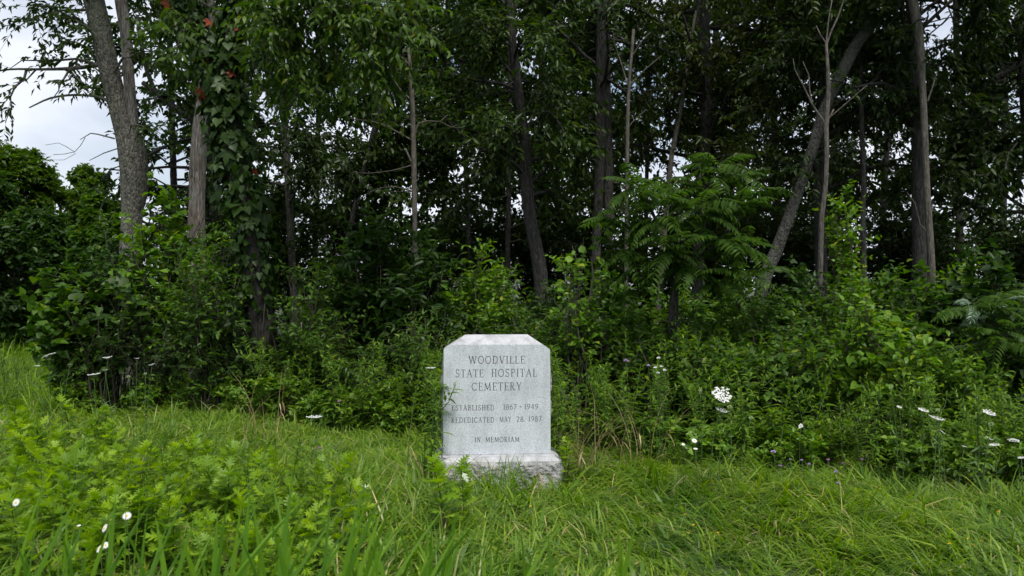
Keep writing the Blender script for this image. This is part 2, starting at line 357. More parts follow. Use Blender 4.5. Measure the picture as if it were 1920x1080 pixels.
def arc(cx, cy, rx, ry, a0, a1, n=14):
    a = np.radians(np.linspace(a0, a1, n)); return [(cx + rx * math.cos(x), cy + ry * math.sin(x)) for x in a]
TK, TN, SF = .105, .062, .05
def stem_s(x, y0=0, y1=1, w=TK, s0=True, s1=True, sw=.13):
    o = [([(x, y0), (x, y1)], w)]
    if s0: o.append(([(x - sw, y0 + SF / 2), (x + sw, y0 + SF / 2)], SF))
    if s1: o.append(([(x - sw, y1 - SF / 2), (x + sw, y1 - SF / 2)], SF))
    return o
def hb(x0, x1, y, w=SF): return [([(x0, y), (x1, y)], w)]
def ser(x, y, s=.11): return [([(x - s, y), (x + s, y)], SF)]
def glyph(c):
    h = SF / 2
    if c == 'I': return .34, stem_s(.17)
    if c == 'L': return .62, stem_s(.17) + hb(.17, .60, h) + [([(.59, 0), (.59, .24)], SF)]
    if c == 'E': return .64, stem_s(.17) + hb(.17, .60, h) + hb(.17, .58, 1 - h) + hb(.17, .48, .52) + [([(.60, 0), (.60, .22)], SF), ([(.58, .8), (.58, 1)], SF), ([(.48, .42), (.48, .62)], SF)]
    if c == 'T': return .70, stem_s(.35, s1=False) + hb(.04, .66, 1 - h) + [([(.05, .78), (.05, 1)], SF), ([(.65, .78), (.65, 1)], SF)]
    if c == 'H': return .80, stem_s(.17) + stem_s(.63) + hb(.17, .63, .52)
    if c == 'D': return .80, stem_s(.17) + [([(.17, h)] + arc(.34, .5, .38, .5 - h, -90, 90) + [(.17, 1 - h)], .08)]
    if c == 'O': return .84, [(arc(.42, .5, .36, .5 - .03, 0, 360, 26), .085)]
    if c == 'C': return .76, [(arc(.42, .5, .35, .5 - .03, 48, 312, 20), .085), ([(.655, .72), (.665, 1)], SF), ([(.655, .02), (.665, .25)], SF)]
    if c == 'P': return .66, stem_s(.17) + [([(.17, 1 - h)] + arc(.33, .75, .25, .25 - h, 90, -90, 12) + [(.17, .5)], .07)]
    if c == 'R': return .74, stem_s(.17) + [([(.17, 1 - h)] + arc(.33, .76, .23, .24 - h, 90, -90, 12) + [(.17, .52)], .07), ([(.33, .52), (.62, 0)], TK)] + ser(.64, h, .09)
    if c == 'B': return .70, stem_s(.17) + [([(.17, 1 - h)] + arc(.33, .76, .21, .24 - h, 90, -90, 12) + [(.17, .53)], .065), ([(.17, .53)] + arc(.35, .275, .26, .25, 90, -90, 12) + [(.17, h)], .07)]
    if c == 'S': return .62, [(arc(.32, .74, .22, .235, 30, 240, 12) + arc(.30, .265, .24, .24, 70, -150, 14), .08), ([(.52, .76), (.53, .98)], SF), ([(.07, .03), (.08, .26)], SF)]
    if c == 'A': return .80, [([(.12, 0), (.40, 1)], TN), ([(.40, 1), (.68, 0)], TK)] + hb(.22, .58, .36) + ser(.12, h) + ser(.68, h)
    if c == 'V': return .80, [([(.12, 1), (.40, 0)], TK), ([(.40, 0), (.68, 1)], TN)] + ser(.12, 1 - h) + ser(.68, 1 - h)
    if c == 'Y': return .76, [([(.10, 1), (.38, .46)], TK), ([(.38, .46), (.66, 1)], TN), ([(.38, 0), (.38, .47)], TK)] + ser(.10, 1 - h) + ser(.66, 1 - h) + ser(.38, h, .13)
    if c == 'W': return 1.16, [([(.12, 1), (.36, 0)], TK), ([(.36, 0), (.58, 1)], TN), ([(.58, 1), (.82, 0)], TK), ([(.82, 0), (1.04, 1)], TN)] + ser(.12, 1 - h) + ser(.58, 1 - h) + ser(1.04, 1 - h)
    if c == 'M': return 1.0, [([(.15, 0), (.19, 1)], TN), ([(.19, 1), (.50, .08)], TK), ([(.50, .08), (.81, 1)], TN), ([(.81, 1), (.85, 0)], TK)] + ser(.15, h) + ser(.85, h)
    if c == 'N': return .84, [([(.17, 0), (.17, 1)], TN), ([(.17, 1), (.67, 0)], TK), ([(.67, 0), (.67, 1)], TN)] + ser(.17, h) + ser(.67, 1 - h) + ser(.14, 1 - h, .08)
    if c == '1': return .42, stem_s(.22, s1=False) + [([(.22, 1), (.09, .86)], TN)]
    if c == '2': return .62, [(arc(.30, .72, .22, .25, 160, -20, 10) + [(.09, .05)], .08)] + hb(.07, .56, .04, .08)
    if c == '4': return .66, stem_s(.45, s1=False, sw=.1) + [([(.45, 1), (.06, .30)], TN)] + hb(.06, .60, .29, .06)
    if c == '6': return .64, [(arc(.32, .30, .24, .27, 0, 360, 20), .08), ([(.54, .96), (.30, .86), (.12, .60), (.085, .34)], .08)]
    if c == '7': return .60, hb(.06, .56, 1 - .04, .08) + [([(.54, 1), (.22, 0)], .08)]
    if c == '8': return .62, [(arc(.31, .735, .19, .225, 0, 360, 18), .075), (arc(.31, .265, .235, .25, 0, 360, 20), .08)]
    if c == '9': return .64, [(arc(.32, .70, .24, .27, 0, 360, 20), .08), ([(.10, .04), (.34, .14), (.52, .40), (.555, .66)], .08)]
    if c == '.': return .26, [([(.08, .06), (.20, .06)], .12)]
    if c == '*': return .30, [([(.08, .48), (.22, .48)], .14)]
    return .45, []

def ribbon(pts, wd):
    P = np.array(pts, float); closed = np.allclose(P[0], P[-1]) and len(P) > 3
    if closed: P = P[:-1]; T = np.roll(P, -1, 0) - np.roll(P, 1, 0)
    else: T = np.gradient(P, axis=0)
    T = unit(T); Nn = np.stack([-T[:, 1], T[:, 0]], -1) * wd / 2
    return P + Nn, P - Nn, closed

def text_strokes(txt, x0, x1, z0, z1, bold=1.0):
    gs = [glyph(c) for c in txt]; gap = .13
    tot = sum(a for a, _ in gs) + gap * (len(gs) - 1); sx = (x1 - x0) / tot; sz = z1 - z0
    out_, x = [], 0
    for a, st in gs:
        for pts, wd in st:
            Lf, Rt, cl = ribbon(pts, wd * bold)
            k = min(1.0, sx / sz * 1.0)
            conv = lambda Q: np.stack([x0 + (x + Q[:, 0]) * sx, z0 + Q[:, 1] * sz], -1)
            out_.append((conv(Lf), conv(Rt), cl))
        x += a + gap
    return out_

TILT = -3.4
def build_gravestone():
    D = 6.55
    root = thing('gravestone', 'light grey granite gravestone engraved for a hospital cemetery on a rough granite base', 'gravestone', (gx(932, D), D, 0), rz=R(3.4))
    import bmesh
    # local frame: x right, y away from the camera, z up; face at y = 0
    zb, zf, zt, zc = .214, 1.113, 1.190, 1.074
    TH = .25
    bm = bmesh.new()
    hw0, hw1 = .443, .4365
    vs_ = []
    for z, hw in ((zb, hw0), (zt, hw1)):
        for x, y in ((-hw, 0), (hw, 0), (hw, TH), (-hw, TH)): vs_.append(bm.verts.new((x, y, z)))
    for f in ((0, 3, 2, 1), (4, 5, 6, 7), (0, 1, 5, 4), (1, 2, 6, 5), (2, 3, 7, 6), (3, 0, 4, 7)): bm.faces.new([vs_[i] for i in f])
    def cut(co, no):
        r = bmesh.ops.bisect_plane(bm, geom=bm.verts[:] + bm.edges[:] + bm.faces[:], plane_co=co, plane_no=no, clear_outer=True)
        eds = [e for e in r['geom_cut'] if isinstance(e, bmesh.types.BMEdge)]
        bmesh.ops.edgeloop_fill(bm, edges=eds)
    rise = zt - zf
    cut((0, 0, zf), Vector((0, -rise, .105)).normalized())
    cut((0, TH, zf), Vector((0, rise, .105)).normalized())
    er, dz = .175, zt - zc
    for s in (-1, 1): cut((s * hw1, 0, zc), Vector((s * dz, 0, er)).normalized())
    bmesh.ops.recalc_face_normals(bm, faces=bm.faces[:])
    me = bpy.data.meshes.new('tablet')
    me.materials.append(M['granite_face']); me.materials.append(M['granite_top'])
    for f in bm.faces: f.material_index = 1 if f.normal.z > .3 else 0
    bm.to_mesh(me); bm.free()
    tab = link('tablet', me, root)
    # letter cuts
    cz = lambda zy: EYE - (600 + zy / 3.375 - 540) * D / F
    cx = lambda zx: (zx - 579.5) / 3.375 * D / F
    lines = [[('WOODVILLE', 398, 757, 277, 228)], [('STATE', 316, 494, 362, 312), ('HOSPITAL', 542, 834, 360, 310)], [('CEMETERY', 418, 736, 446, 396)],
             [('ESTABLISHED', 292, 561, 571, 537), ('1867', 618, 703, 568, 534), ('*', 718, 738, 566, 532), ('1949', 751, 841, 567, 533)],
             [('REDEDICATED', 290, 561, 649, 615), ('MAY', 594, 670, 647, 613), ('28.', 702, 760, 646, 612), ('1987', 778, 862, 645, 611)],
             [('IN', 438, 476, 773, 740), ('MEMORIAM', 505, 722, 773, 740)]]
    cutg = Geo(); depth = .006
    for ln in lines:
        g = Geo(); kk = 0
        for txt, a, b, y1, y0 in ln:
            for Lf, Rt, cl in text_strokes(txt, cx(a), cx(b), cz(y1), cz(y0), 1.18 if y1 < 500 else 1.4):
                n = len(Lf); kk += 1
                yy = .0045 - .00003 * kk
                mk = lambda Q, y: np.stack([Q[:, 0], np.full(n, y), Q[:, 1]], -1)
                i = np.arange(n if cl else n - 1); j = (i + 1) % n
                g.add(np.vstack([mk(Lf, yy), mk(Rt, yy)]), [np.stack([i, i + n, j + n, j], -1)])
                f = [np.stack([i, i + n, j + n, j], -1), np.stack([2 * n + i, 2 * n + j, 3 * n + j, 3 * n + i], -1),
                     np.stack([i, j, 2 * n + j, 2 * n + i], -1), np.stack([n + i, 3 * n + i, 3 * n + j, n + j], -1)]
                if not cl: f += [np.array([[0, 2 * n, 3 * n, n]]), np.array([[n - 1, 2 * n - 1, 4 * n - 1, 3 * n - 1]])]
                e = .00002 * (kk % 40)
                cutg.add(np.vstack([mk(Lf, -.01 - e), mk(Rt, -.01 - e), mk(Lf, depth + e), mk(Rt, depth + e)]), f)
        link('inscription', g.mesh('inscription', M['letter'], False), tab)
    cme = cutg.mesh('letter_cutter', M['granite_face'], False)
    cb = bmesh.new(); cb.from_mesh(cme); bmesh.ops.recalc_face_normals(cb, faces=cb.faces[:]); cb.to_mesh(cme); cb.free()
    co = link('letter_cutter', cme, root)
    md = tab.modifiers.new('cut', 'BOOLEAN'); md.object = co; md.operation = 'DIFFERENCE'; md.solver = 'EXACT'; md.use_self = True
    dg = bpy.context.evaluated_depsgraph_get()
    new = bpy.data.meshes.new_from_object(tab.evaluated_get(dg))
    ok = len(new.polygons) > 200
    tab.modifiers.clear()
    if ok: tab.data = new
    bpy.data.objects.remove(co)
    # rock pitched edges
    rng = np.random.default_rng(5)
    def rough_grid(nu, nv, fn, amp, name, parent, mat, edge=.0):
        u, v = np.meshgrid(np.linspace(0, 1, nu), np.linspace(0, 1, nv)); nz_ = rng.normal(0, 1, (nv, nu))
        for _ in range(1): nz_ = (nz_ + np.roll(nz_, 1, 0) + np.roll(nz_, 1, 1)) / 1.7
        def octv(st):
            c = rng.normal(0, 1, (nv // st + 3, nu // st + 3)); yy, xx = np.arange(nv) / st, np.arange(nu) / st
            iy, ix = yy.astype(int), xx.astype(int); fy, fx = (yy - iy)[:, None], (xx - ix)[None]
            return (c[iy][:, ix] * (1 - fy) + c[iy + 1][:, ix] * fy) * (1 - fx) + (c[iy][:, ix + 1] * (1 - fy) + c[iy + 1][:, ix + 1] * fy) * fx
        hgt = amp * (.35 * nz_ + .9 * octv(7) + .6 * octv(3))
        en = np.minimum(1, np.minimum(np.minimum(u, 1 - u) * (nu - 1) / 2, np.minimum(v, 1 - v) * (nv - 1) / 2)); en = np.where(en < .1, 0, en)
        P = fn(u, v, (hgt + amp * 1.2) * en)
        g = Geo(); i = np.arange(nv - 1)[:, None] * nu; j = np.arange(nu - 1)[None]
        g.add(P, [np.stack([i + j, i + j + 1, i + nu + j + 1, i + nu + j], -1).reshape(-1, 4)])
        return link(name, g.mesh(name, mat, False), parent)
    for s in (-1, 1):
        rough_grid(16, 40, lambda u, v, h: np.stack([s * (hw0 + (hw1 - hw0) * v - .001 + h), .004 + u * (TH - .008), zb + .003 + v * (zc - zb - .012)], -1), .009, 'rough_edge', root, M['granite_rough'])
    # base: front at y = -0.16
    bw, y0, y1, z0, z1 = .515, -.15, .36, -.15, .212
    ch = .03
    g = Geo()
    cor = [(-bw, y0), (bw, y0), (bw, y1), (-bw, y1)]; cin = [(-bw + ch * 1.6, y0 + ch), (bw - ch * 1.6, y0 + ch), (bw - ch * 1.6, y1 - ch), (-bw + ch * 1.6, y1 - ch)]
    v = [(x, y, z0) for x, y in cor] + [(x, y, z1 - ch) for x, y in cor] + [(x, y, z1) for x, y in cin]
    f = [(8, 9, 10, 11)] + [(4 + a, 4 + (a + 1) % 4, 8 + (a + 1) % 4, 8 + a) for a in range(4)] + [(a, (a + 1) % 4, 4 + (a + 1) % 4, 4 + a) for a in range(4)]
    g.add(v, [np.array(f)])
    base = link('base', g.mesh('base', M['granite_top'], False), root)
    zz = z1 - ch
    rough_grid(70, 26, lambda u, v, h: np.stack([-bw + .002 + u * (2 * bw - .004), y0 + .001 - h, z0 + v * (zz - z0 - .002)], -1), .011, 'rough_face', base, M['granite_rough'])
    for s in (-1, 1):
        rough_grid(34, 26, lambda u, v, h: np.stack([s * (bw - .001 + h), y0 + .002 + u * (y1 - y0 - .004), z0 + v * (zz - z0 - .002)], -1), .010, 'rough_face', base, M['granite_rough'])
build_gravestone()

# ------------------------------------------------------------------ foliage builders
CLEAR = []          # (pixel polygon, max depth, chance): gaps and trunks the twigs of nearer trees leave open
def poly_in(px, py, poly):
    x = np.array([p[0] for p in poly]); y = np.array([p[1] for p in poly]); ins = np.zeros(len(px), bool); j = len(x) - 1
    for i in range(len(x)):
        c = ((y[i] > py) != (y[j] > py)) & (px < (x[j] - x[i]) * (py - y[i]) / (y[j] - y[i] + 1e-9) + x[i]); ins ^= c; j = i
    return ins
def prune(rng, S, D, Lw):
    P = S + D * Lw[:, None] * .6; px, py = to_px(P); keep = np.ones(len(S), bool)
    for poly, dep, ch in CLEAR:
        hit = poly_in(px, py, poly) & (P[:, 1] < dep)
        keep &= ~(hit & (rng.random(len(S)) < ch))
    return keep

def twig_leaves(rng, g, wood, S, D, Lw, nl, tmpl, ll, lw, droop=.35, twr=.004, spread=.8):
    """leaves set along straight twigs; S starts, D directions, Lw lengths"""
    T = len(S)
    if T == 0: return
    if wood is not None:
        X, Y, Z = frame(D + np.array([0, 0, -.15]), rng.normal(0, 1, (T, 3)) + np.array([0, 0, .01]))
        stamp(wood, *TWIG, S, X, Y, Z, Lw, twr, twr)
    t = (np.arange(nl) + .6) / nl + rng.normal(0, .06, (T, nl)); t = np.clip(t, .02, 1.03)
    P = S[:, None] + D[:, None] * (Lw[:, None] * t)[..., None]
    P[..., 2] -= .15 * Lw[:, None] * t ** 2
    sd_ = unit(np.cross(D, np.array([0, 0, 1.]) + rng.normal(0, .35, (T, 3))))
    sg = np.where(np.arange(nl) % 2 == 0, 1., -1.)[None, :, None]
    LD = .55 * D[:, None] + spread * sg * sd_[:, None] + rng.normal(0, .32, (T, nl, 3)); LD[..., 2] -= droop
    NN = rng.normal(0, .5, (T, nl, 3)); NN[..., 2] += 1
    P = P.reshape(-1, 3); X, Y, Z = frame(LD.reshape(-1, 3), NN.reshape(-1, 3))
    sc = ll * rng.uniform(.65, 1.2, len(P)) if np.isscalar(ll) else np.repeat(ll, nl) * rng.uniform(.65, 1.2, len(P))
    stamp(g, *tmpl, P, X, Y, Z, sc, sc * lw, sc)

def rand_dirs(rng, n): return unit(rng.normal(0, 1, (n, 3)))

def bough(rng, wood, p0, d, length, r0, droop=.06, wander=.16, n=7):
    pts = [np.array(p0, float)]; d = unit(np.array(d, float))
    for i in range(n):
        d = unit(d + rng.normal(0, wander, 3) + np.array([0, 0, -droop])); pts.append(pts[-1] + d * length / n)
    P = np.array(pts)
    if wood is not None: tube(wood, P, np.linspace(r0, r0 * .25, len(P)), 4, cap=False)
    return P

def twigs_on(rng, P, m, lo, tl, up=0.0, out_=.9):
    """m twig starts along polyline P from fraction lo"""
    seg = np.linalg.norm(np.diff(P, axis=0), axis=1); cs = np.r_[0, np.cumsum(seg)]
    s = rng.uniform(lo, 1, m) * cs[-1]; i = np.clip(np.searchsorted(cs, s) - 1, 0, len(seg) - 1); f = ((s - cs[i]) / seg[i])[:, None]
    S = P[i] * (1 - f) + P[i + 1] * f; T = unit(P[i + 1] - P[i])
    D = unit(T * .75 + out_ * rand_dirs(rng, m) + np.array([0, 0, up]))
    return S, D, tl * rng.uniform(.55, 1.2, m)

DENS = 2.2
def make_tree(seed, name, label, trunk, depth, bark, leaf, height, limbs=(), nb=30, hmin=2.4, blen=2.4, twigs=13, nl=12, ll=.125, lw=.36, cat='tree', group=None, dead=False,
              sides=10, extra=(), leafdroop=.6, crown=True, bare=(), tmpl=DIAMOND, away=None, hspread=None, rough=.06, dens=DENS):
    """trunk: photo points (px, py, width px) from the bottom up, standing at the given depth"""
    rng = np.random.default_rng(seed)
    pts = [np.r_[at(a, b, depth), c / 2 / F * depth] for a, b, c in trunk]
    p0, p1 = pts[0], pts[1]
    if p0[2] > -.1:
        k = (p0[2] + .15) / max(.3, p1[2] - p0[2]); k = min(k, 6); base = p0 - (p1 - p0) * k * .6; base[2] = -.15; base[3] = p0[3] * 1.25; pts = [base] + pts
    if height and pts[-1][2] < height:
        a, b = pts[-2], pts[-1]; dirv = unit((b - a)[:3]); z = b[2]; cur = b.copy(); r0 = b[3]
        while cur[2] < height - .1:
            dirv = unit(dirv * .8 + np.array([0, 0, .25]) + rng.normal(0, .04, 3)); nxt = cur.copy(); nxt[:3] = cur[:3] + dirv * 1.2
            nxt[3] = r0 * max(.12, 1 - (nxt[2] - z) / max(1, height - z)); pts.append(nxt); cur = nxt
    base = np.array([pts[0][0], pts[0][1], 0.])
    root = thing(name, label, cat, base, group)
    wood = Geo(); leaves = Geo()
    sp = smooth_path(np.array(pts), .16); sp[:, :3] -= base
    tube(wood, sp[:, :3], np.maximum(sp[:, 3], .004), sides, rng, rough)
    for lm in limbs:          # limbs as photo points (px, py, width) with optional depth change per point
        lp = np.array([np.r_[at(q[0], q[1], depth + (q[3] if len(q) > 3 else 0)), q[2] / 2 / F * depth] for q in lm]); lp[:, :3] -= base
        ls = smooth_path(lp, .12); tube(wood, ls[:, :3], np.maximum(ls[:, 3], .003), 6, rng, .06)
    S, D, Lw, big = [], [], [], []
    ztop = EYE + 600 / F * depth
    if crown:
        top = sp[-1, 2]
        for k in range(nb):
            u_ = (k + rng.random()) / nb; zv = min(top, ztop + .8)
            h = hmin + (zv - hmin) * u_ / .76 if u_ < .76 and zv > hmin else zv + (top - zv) * max(0, u_ - .76) / .24
            h = min(max(h, hmin), top)
            i = int(np.argmin(abs(sp[:, 2] - h))); c = sp[i, :3]
            az = rng.uniform(0, 2 * math.pi)
            if away is not None and math.cos(az - away) > .55: az += math.pi
            bl = blen * rng.uniform(.6, 1.15) * (1 - .45 * max(0, (h - hmin) / (top - hmin)) ** 1.5)
            d = np.array([math.cos(az), math.sin(az), rng.uniform(.0, .7)])
            P = bough(rng, None if h > ztop + 2 else wood, c, d, bl, max(.008, min(.05, sp[i, 3] * .4)))
            far = h > ztop + 1.0
            m = int(twigs * dens * (.32 if far else 1)); a, b, e = twigs_on(rng, P, m, .18, .62, up=-.05)
            S.append(a); D.append(b); Lw.append(e); big.append(np.full(m, 2.3 if far else 1.))
    for (px, py, dd, qx, qy, qd, m) in extra:       # leafy boughs from photo point to photo point
        a, b = at(px, py, depth + dd) - base, at(qx, qy, depth + qd) - base
        n = 7; t = np.linspace(0, 1, n)[:, None]; P = a * (1 - t) + b * t; P[:, 2] += .12 * np.linalg.norm(b - a) * np.sin(t[:, 0] * math.pi); P[1:-1] += rng.normal(0, .03, (n - 2, 3))
        s2 = smooth_path(P, .2); tube(wood, s2, np.linspace(.028, .006, len(s2)), 5, cap=False)
        m = int(m * 1.75); a, b, e = twigs_on(rng, P, m, .2, .6, up=-.1); S.append(a); D.append(b); Lw.append(e); big.append(np.ones(m))
    if S:
        S, D, Lw, big = np.concatenate(S), np.concatenate(D), np.concatenate(Lw), np.concatenate(big)
        k = prune(rng, S + base, D, Lw); S, D, Lw, big = S[k], D[k], Lw[k], big[k]
        tw = wood if depth < 16.5 else None
        near = big < 1.5
        twig_leaves(rng, leaves, tw, S[near], D[near], Lw[near], nl, tmpl, ll * 1.15, lw, leafdroop)
        twig_leaves(rng, leaves, None, S[~near], D[~near], Lw[~near] * 1.3, max(4, nl // 2), DIAMOND, ll * 2.1, lw * 1.15, leafdroop)
        link('crown', leaves.mesh('crown', M[leaf]), root)
    link('trunk', wood.mesh('trunk', M[bark]), root)
    return root

def make_shrub(seed, name, label, px, top, Y, hw, leaf, ns=12, tw=14, nl=9, ll=.075, lw=.55, tmpl=OVATE, depth_r=None, droop=.25, group=None, cat='shrub', tl=.34, lo=.3, upright=0.0, topbias=0):
    rng = np.random.default_rng(seed)
    x = gx(px, Y); H = EYE - (top - 540) / F * Y; Rx = hw / F * Y; Ry = depth_r or min(Rx, .8)
    base = np.array([x, Y, 0.]); root = thing(name, label, cat, base, group)
    wood, lv, twg = Geo(), Geo(), Geo(); S, D, Lw = [], [], []
    for k in range(ns):
        s = math.sqrt(rng.random()); a = rng.uniform(0, 2 * math.pi)
        s0 = np.array([rng.normal(0, .12 * Rx), rng.normal(0, .1), -.06])
        tgt = np.array([Rx * s * math.cos(a), Ry * s * math.sin(a), H * (1 - (.42 - .3 * upright) * s ** 2) * rng.uniform(.84, 1.04)])
        n = 7; t = np.linspace(0, 1, n)[:, None]
        P = s0 + (tgt - s0) * np.c_[t ** 1.5, t ** 1.5, t ** .8]; P[1:-1] += rng.normal(0, .045, (n - 2, 3))
        q = smooth_path(P, .2); tube(wood, q, np.linspace(.014, .004, len(q)), 5, cap=False)
        A, B, C = twigs_on(rng, P, tw, lo, tl, up=.15); S.append(A); D.append(B); Lw.append(C)
    S, D, Lw = np.concatenate(S), np.concatenate(D), np.concatenate(Lw)
    k = prune(rng, S + base, D, Lw) & (S[:, 2] > .05); S, D, Lw = S[k], D[k], Lw[k]
    twig_leaves(rng, lv, wood if Y < 10.6 else None, S, D, Lw, nl, tmpl, ll, lw, droop, .003)
    link('stems', wood.mesh('stems', M['stem_dark']), root)
    link('foliage', lv.mesh('foliage', M[leaf]), root)
    return root, S, D, Lw

# windows the branches leave open (photo pixels): open sky on the left and top right, and the trunks that show
CLEAR += [([(55, 160), (200, 185), (215, 230), (230, 345), (150, 315), (70, 330), (0, 260), (30, 210), (20, 140)], 60, .97),
          ([(0, 60), (60, 55), (70, 125), (20, 150), (0, 190)], 60, .7), ([(80, 100), (170, 70), (185, 120), (90, 125)], 60, .35),
          ([(285, 290), (350, 290), (352, 350), (285, 350)], 60, .9), ([(245, 100), (300, 130), (300, 190), (258, 210)], 60, .5),
          ([(1720, -60), (1815, -60), (1790, 60), (1765, 135), (1722, 90)], 60, .97), ([(1795, -20), (1850, -20), (1800, 60), (1770, 70)], 60, .5),
          ([(840, 105), (880, 110), (875, 140), (840, 135)], 60, .9), ([(1600, 230), (1640, 240), (1650, 330), (1605, 320)], 60, .5),
          ([(1610, 370), (1665, 370), (1660, 470), (1610, 460)], 60, .5), ([(1770, 420), (1840, 420), (1840, 470), (1770, 470)], 60, .6),
          ([(590, 430), (640, 430), (650, 490), (590, 490)], 60, .6), ([(655, 470), (690, 470), (690, 530), (655, 530)], 60, .6),
          ([(1215, 230), (1260, 230), (1260, 300), (1215, 300)], 60, .5), ([(840, 100), (880, 105), (870, 135), (850, 135)], 60, .95)]
def clear_trunk(pts, dep, ch=.85):
    l = [(x - w_ / 2 - 5, y) for x, y, w_ in pts]; r = [(x + w_ / 2 + 5, y) for x, y, w_ in pts]
    CLEAR.append((l + r[::-1], dep, ch))
TR = {
 'grey': [(246, 430, 38), (250, 380, 44), (252, 320, 50), (246, 270, 50), (228, 220, 38), (207, 140, 36), (192, 70, 36), (176, 0, 38), (160, -60, 38)],
 'dead_twin': [(252, 300, 20), (250, 230, 18), (244, 180, 20), (240, 120, 20), (234, 50, 21), (227, 0, 22), (222, -60, 20)],
 'stump': [(368, 440, 34), (370, 330, 32), (375, 250, 28), (382, 180, 22), (392, 110, 21), (402, 50, 19), (396, 10, 13), (393, -30, 9)],
 'vine': [(502, 680, 52), (488, 560, 46), (476, 470, 50), (462, 400, 48), (446, 320, 48), (430, 240, 50), (415, 165, 52)],
 'pole': [(778, 470, 10), (777, 380, 10), (776, 300, 10), (774, 220, 9), (771, 150, 8), (766, 90, 5)],
 't6': [(1018, 575, 27), (1010, 490, 26), (994, 410, 23), (986, 330, 22), (983, 260, 20), (972, 170, 18), (962, 90, 15), (957, 0, 15), (955, -60, 14)],
 't7': [(1118, 470, 17), (1122, 360, 18), (1124, 260, 17), (1125, 180, 17), (1128, 90, 19), (1131, 0, 22), (1134, -60, 20)],
 't7b': [(1142, 460, 15), (1140, 320, 19), (1138, 220, 18), (1137, 140, 16), (1138, 60, 14)],
 't9': [(1308, 560, 24), (1312, 440, 22), (1318, 330, 22), (1324, 230, 22), (1322, 130, 24), (1318, 50, 27), (1316, -40, 28)],
 'lean': [(1432, 530, 24), (1452, 480, 23), (1478, 410, 22), (1506, 330, 21), (1528, 265, 19), (1545, 210, 21), (1575, 145, 21), (1605, 85, 21), (1645, 35, 19), (1690, -10, 18), (1740, -60, 16)],
 't11': [(1540, 540, 23), (1537, 420, 23), (1538, 300, 22), (1542, 180, 20), (1550, 90, 18), (1562, 0, 15), (1570, -60, 14)],
 'dsap': [(1537, 545, 10), (1539, 470, 10), (1541, 400, 10), (1547, 360, 9), (1550, 290, 9), (1549, 235, 9), (1553, 180, 8), (1552, 130, 7), (1549, 82, 5)],
 't13': [(1620, 520, 11), (1618, 420, 10), (1619, 330, 9), (1616, 240, 9), (1614, 160, 8), (1615, 80, 8), (1612, 0, 7), (1611, -60, 7)],
 't14': [(1724, 500, 27), (1722, 400, 25), (1722, 320, 24), (1719, 230, 24), (1711, 140, 22), (1708, 60, 19), (1708, -20, 17)],
 't14b': [(1748, 530, 13), (1743, 440, 13), (1737, 340, 12), (1733, 240, 12), (1729, 150, 12), (1722, 60, 17), (1711, 0, 17), (1708, -60, 15)],
}
for k, dep, ch in (('grey', 13, .93), ('dead_twin', 13, .9), ('stump', 13.4, .75), ('pole', 10.8, .8), ('t7', 14, .6), ('t7b', 14, .5), ('t9', 15, .45), ('lean', 12.5, .8), ('t11', 13.6, .65),
                   ('dsap', 11, .8), ('t13', 13, .75), ('t14', 13, .85), ('t14b', 11.6, .85)): clear_trunk(TR[k], dep, ch)
clear_trunk(TR['t6'][:4], 13, .7); clear_trunk(TR['t6'][4:], 13, .25); clear_trunk(TR['vine'], 10.4, .9)

# ------------------------------------------------------------------ the trees one can tell apart
make_tree(11, 'forked_tree', 'thick pale grey trunk with a bleached dead twin stem at the sky gap', TR['grey'], 13, 'bark_grey', 'canopy', 15, hmin=6.9, nb=26, blen=3.2, twigs=12, rough=.03,
          extra=[(195, 125, 0, 20, 128, -.3, 12), (150, 122, -.1, 95, 190, -.4, 5), (120, 128, -.1, 165, 175, -.5, 4), (60, 130, -.2, 10, 230, -.6, 8), (185, 60, 0, 60, 10, -.4, 9), (190, 90, 0, 110, 20, -.6, 7), (190, 20, 0, 20, 60, -.5, 8), (210, 150, 0, 290, 90, -.6, 10), (230, 240, 0, 300, 250, -.3, 8), (180, 20, 0, 100, -50, .5, 9)],
          limbs=[[(215, 196, 7), (200, 187, 6), (180, 181, 5), (140, 178, 4.5), (95, 184, 4), (55, 202, 2.5)], [(186, 122, 9, -.05), (140, 128, 7, -.15), (80, 130, 5, -.25), (20, 130, 4, -.3), (-30, 138, 3, -.3)],
                 [(68, 130, 4, -.25), (50, 150, 2.5, -.3), (25, 156, 1.5, -.3)], [(215, 260, 3), (170, 250, 2), (150, 262, 1.2)], [(160, 258, 1.4), (140, 285, 1.2), (100, 290, 1)], [(140, 285, 1.2), (110, 268, 1), (85, 272, .8)], [(142, 288, 1), (120, 300, .8), (95, 300, .7)]])
# the dead twin grows out of the same foot: a part of that tree
def add_part_trunk(parent_name, pts, depth, bark, name, dd=0., seed=1, rough=.06):
    root = bpy.data.objects[parent_name]; g = Geo(); rng = np.random.default_rng(seed)
    p = np.array([np.r_[at(a, b, depth + dd), c / 2 / F * depth] for a, b, c in pts]); p[:, :3] -= np.array(root.location)
    s = smooth_path(p, .14); tube(g, s[:, :3], s[:, 3], 10, rng, rough); return link(name, g.mesh(name, M[bark]), root)
add_part_trunk('forked_tree', TR['dead_twin'], 13, 'dead', 'dead_stem', -.03, 3)['label'] = 'bleached bare dead stem growing beside the living trunk'

make_tree(12, 'dead_tree', 'broken bleached dead trunk with peeling bark behind the vine-clad tree', TR['stump'], 13.4, 'dead', 'canopy', 0, crown=False, cat='dead tree', rough=.08)

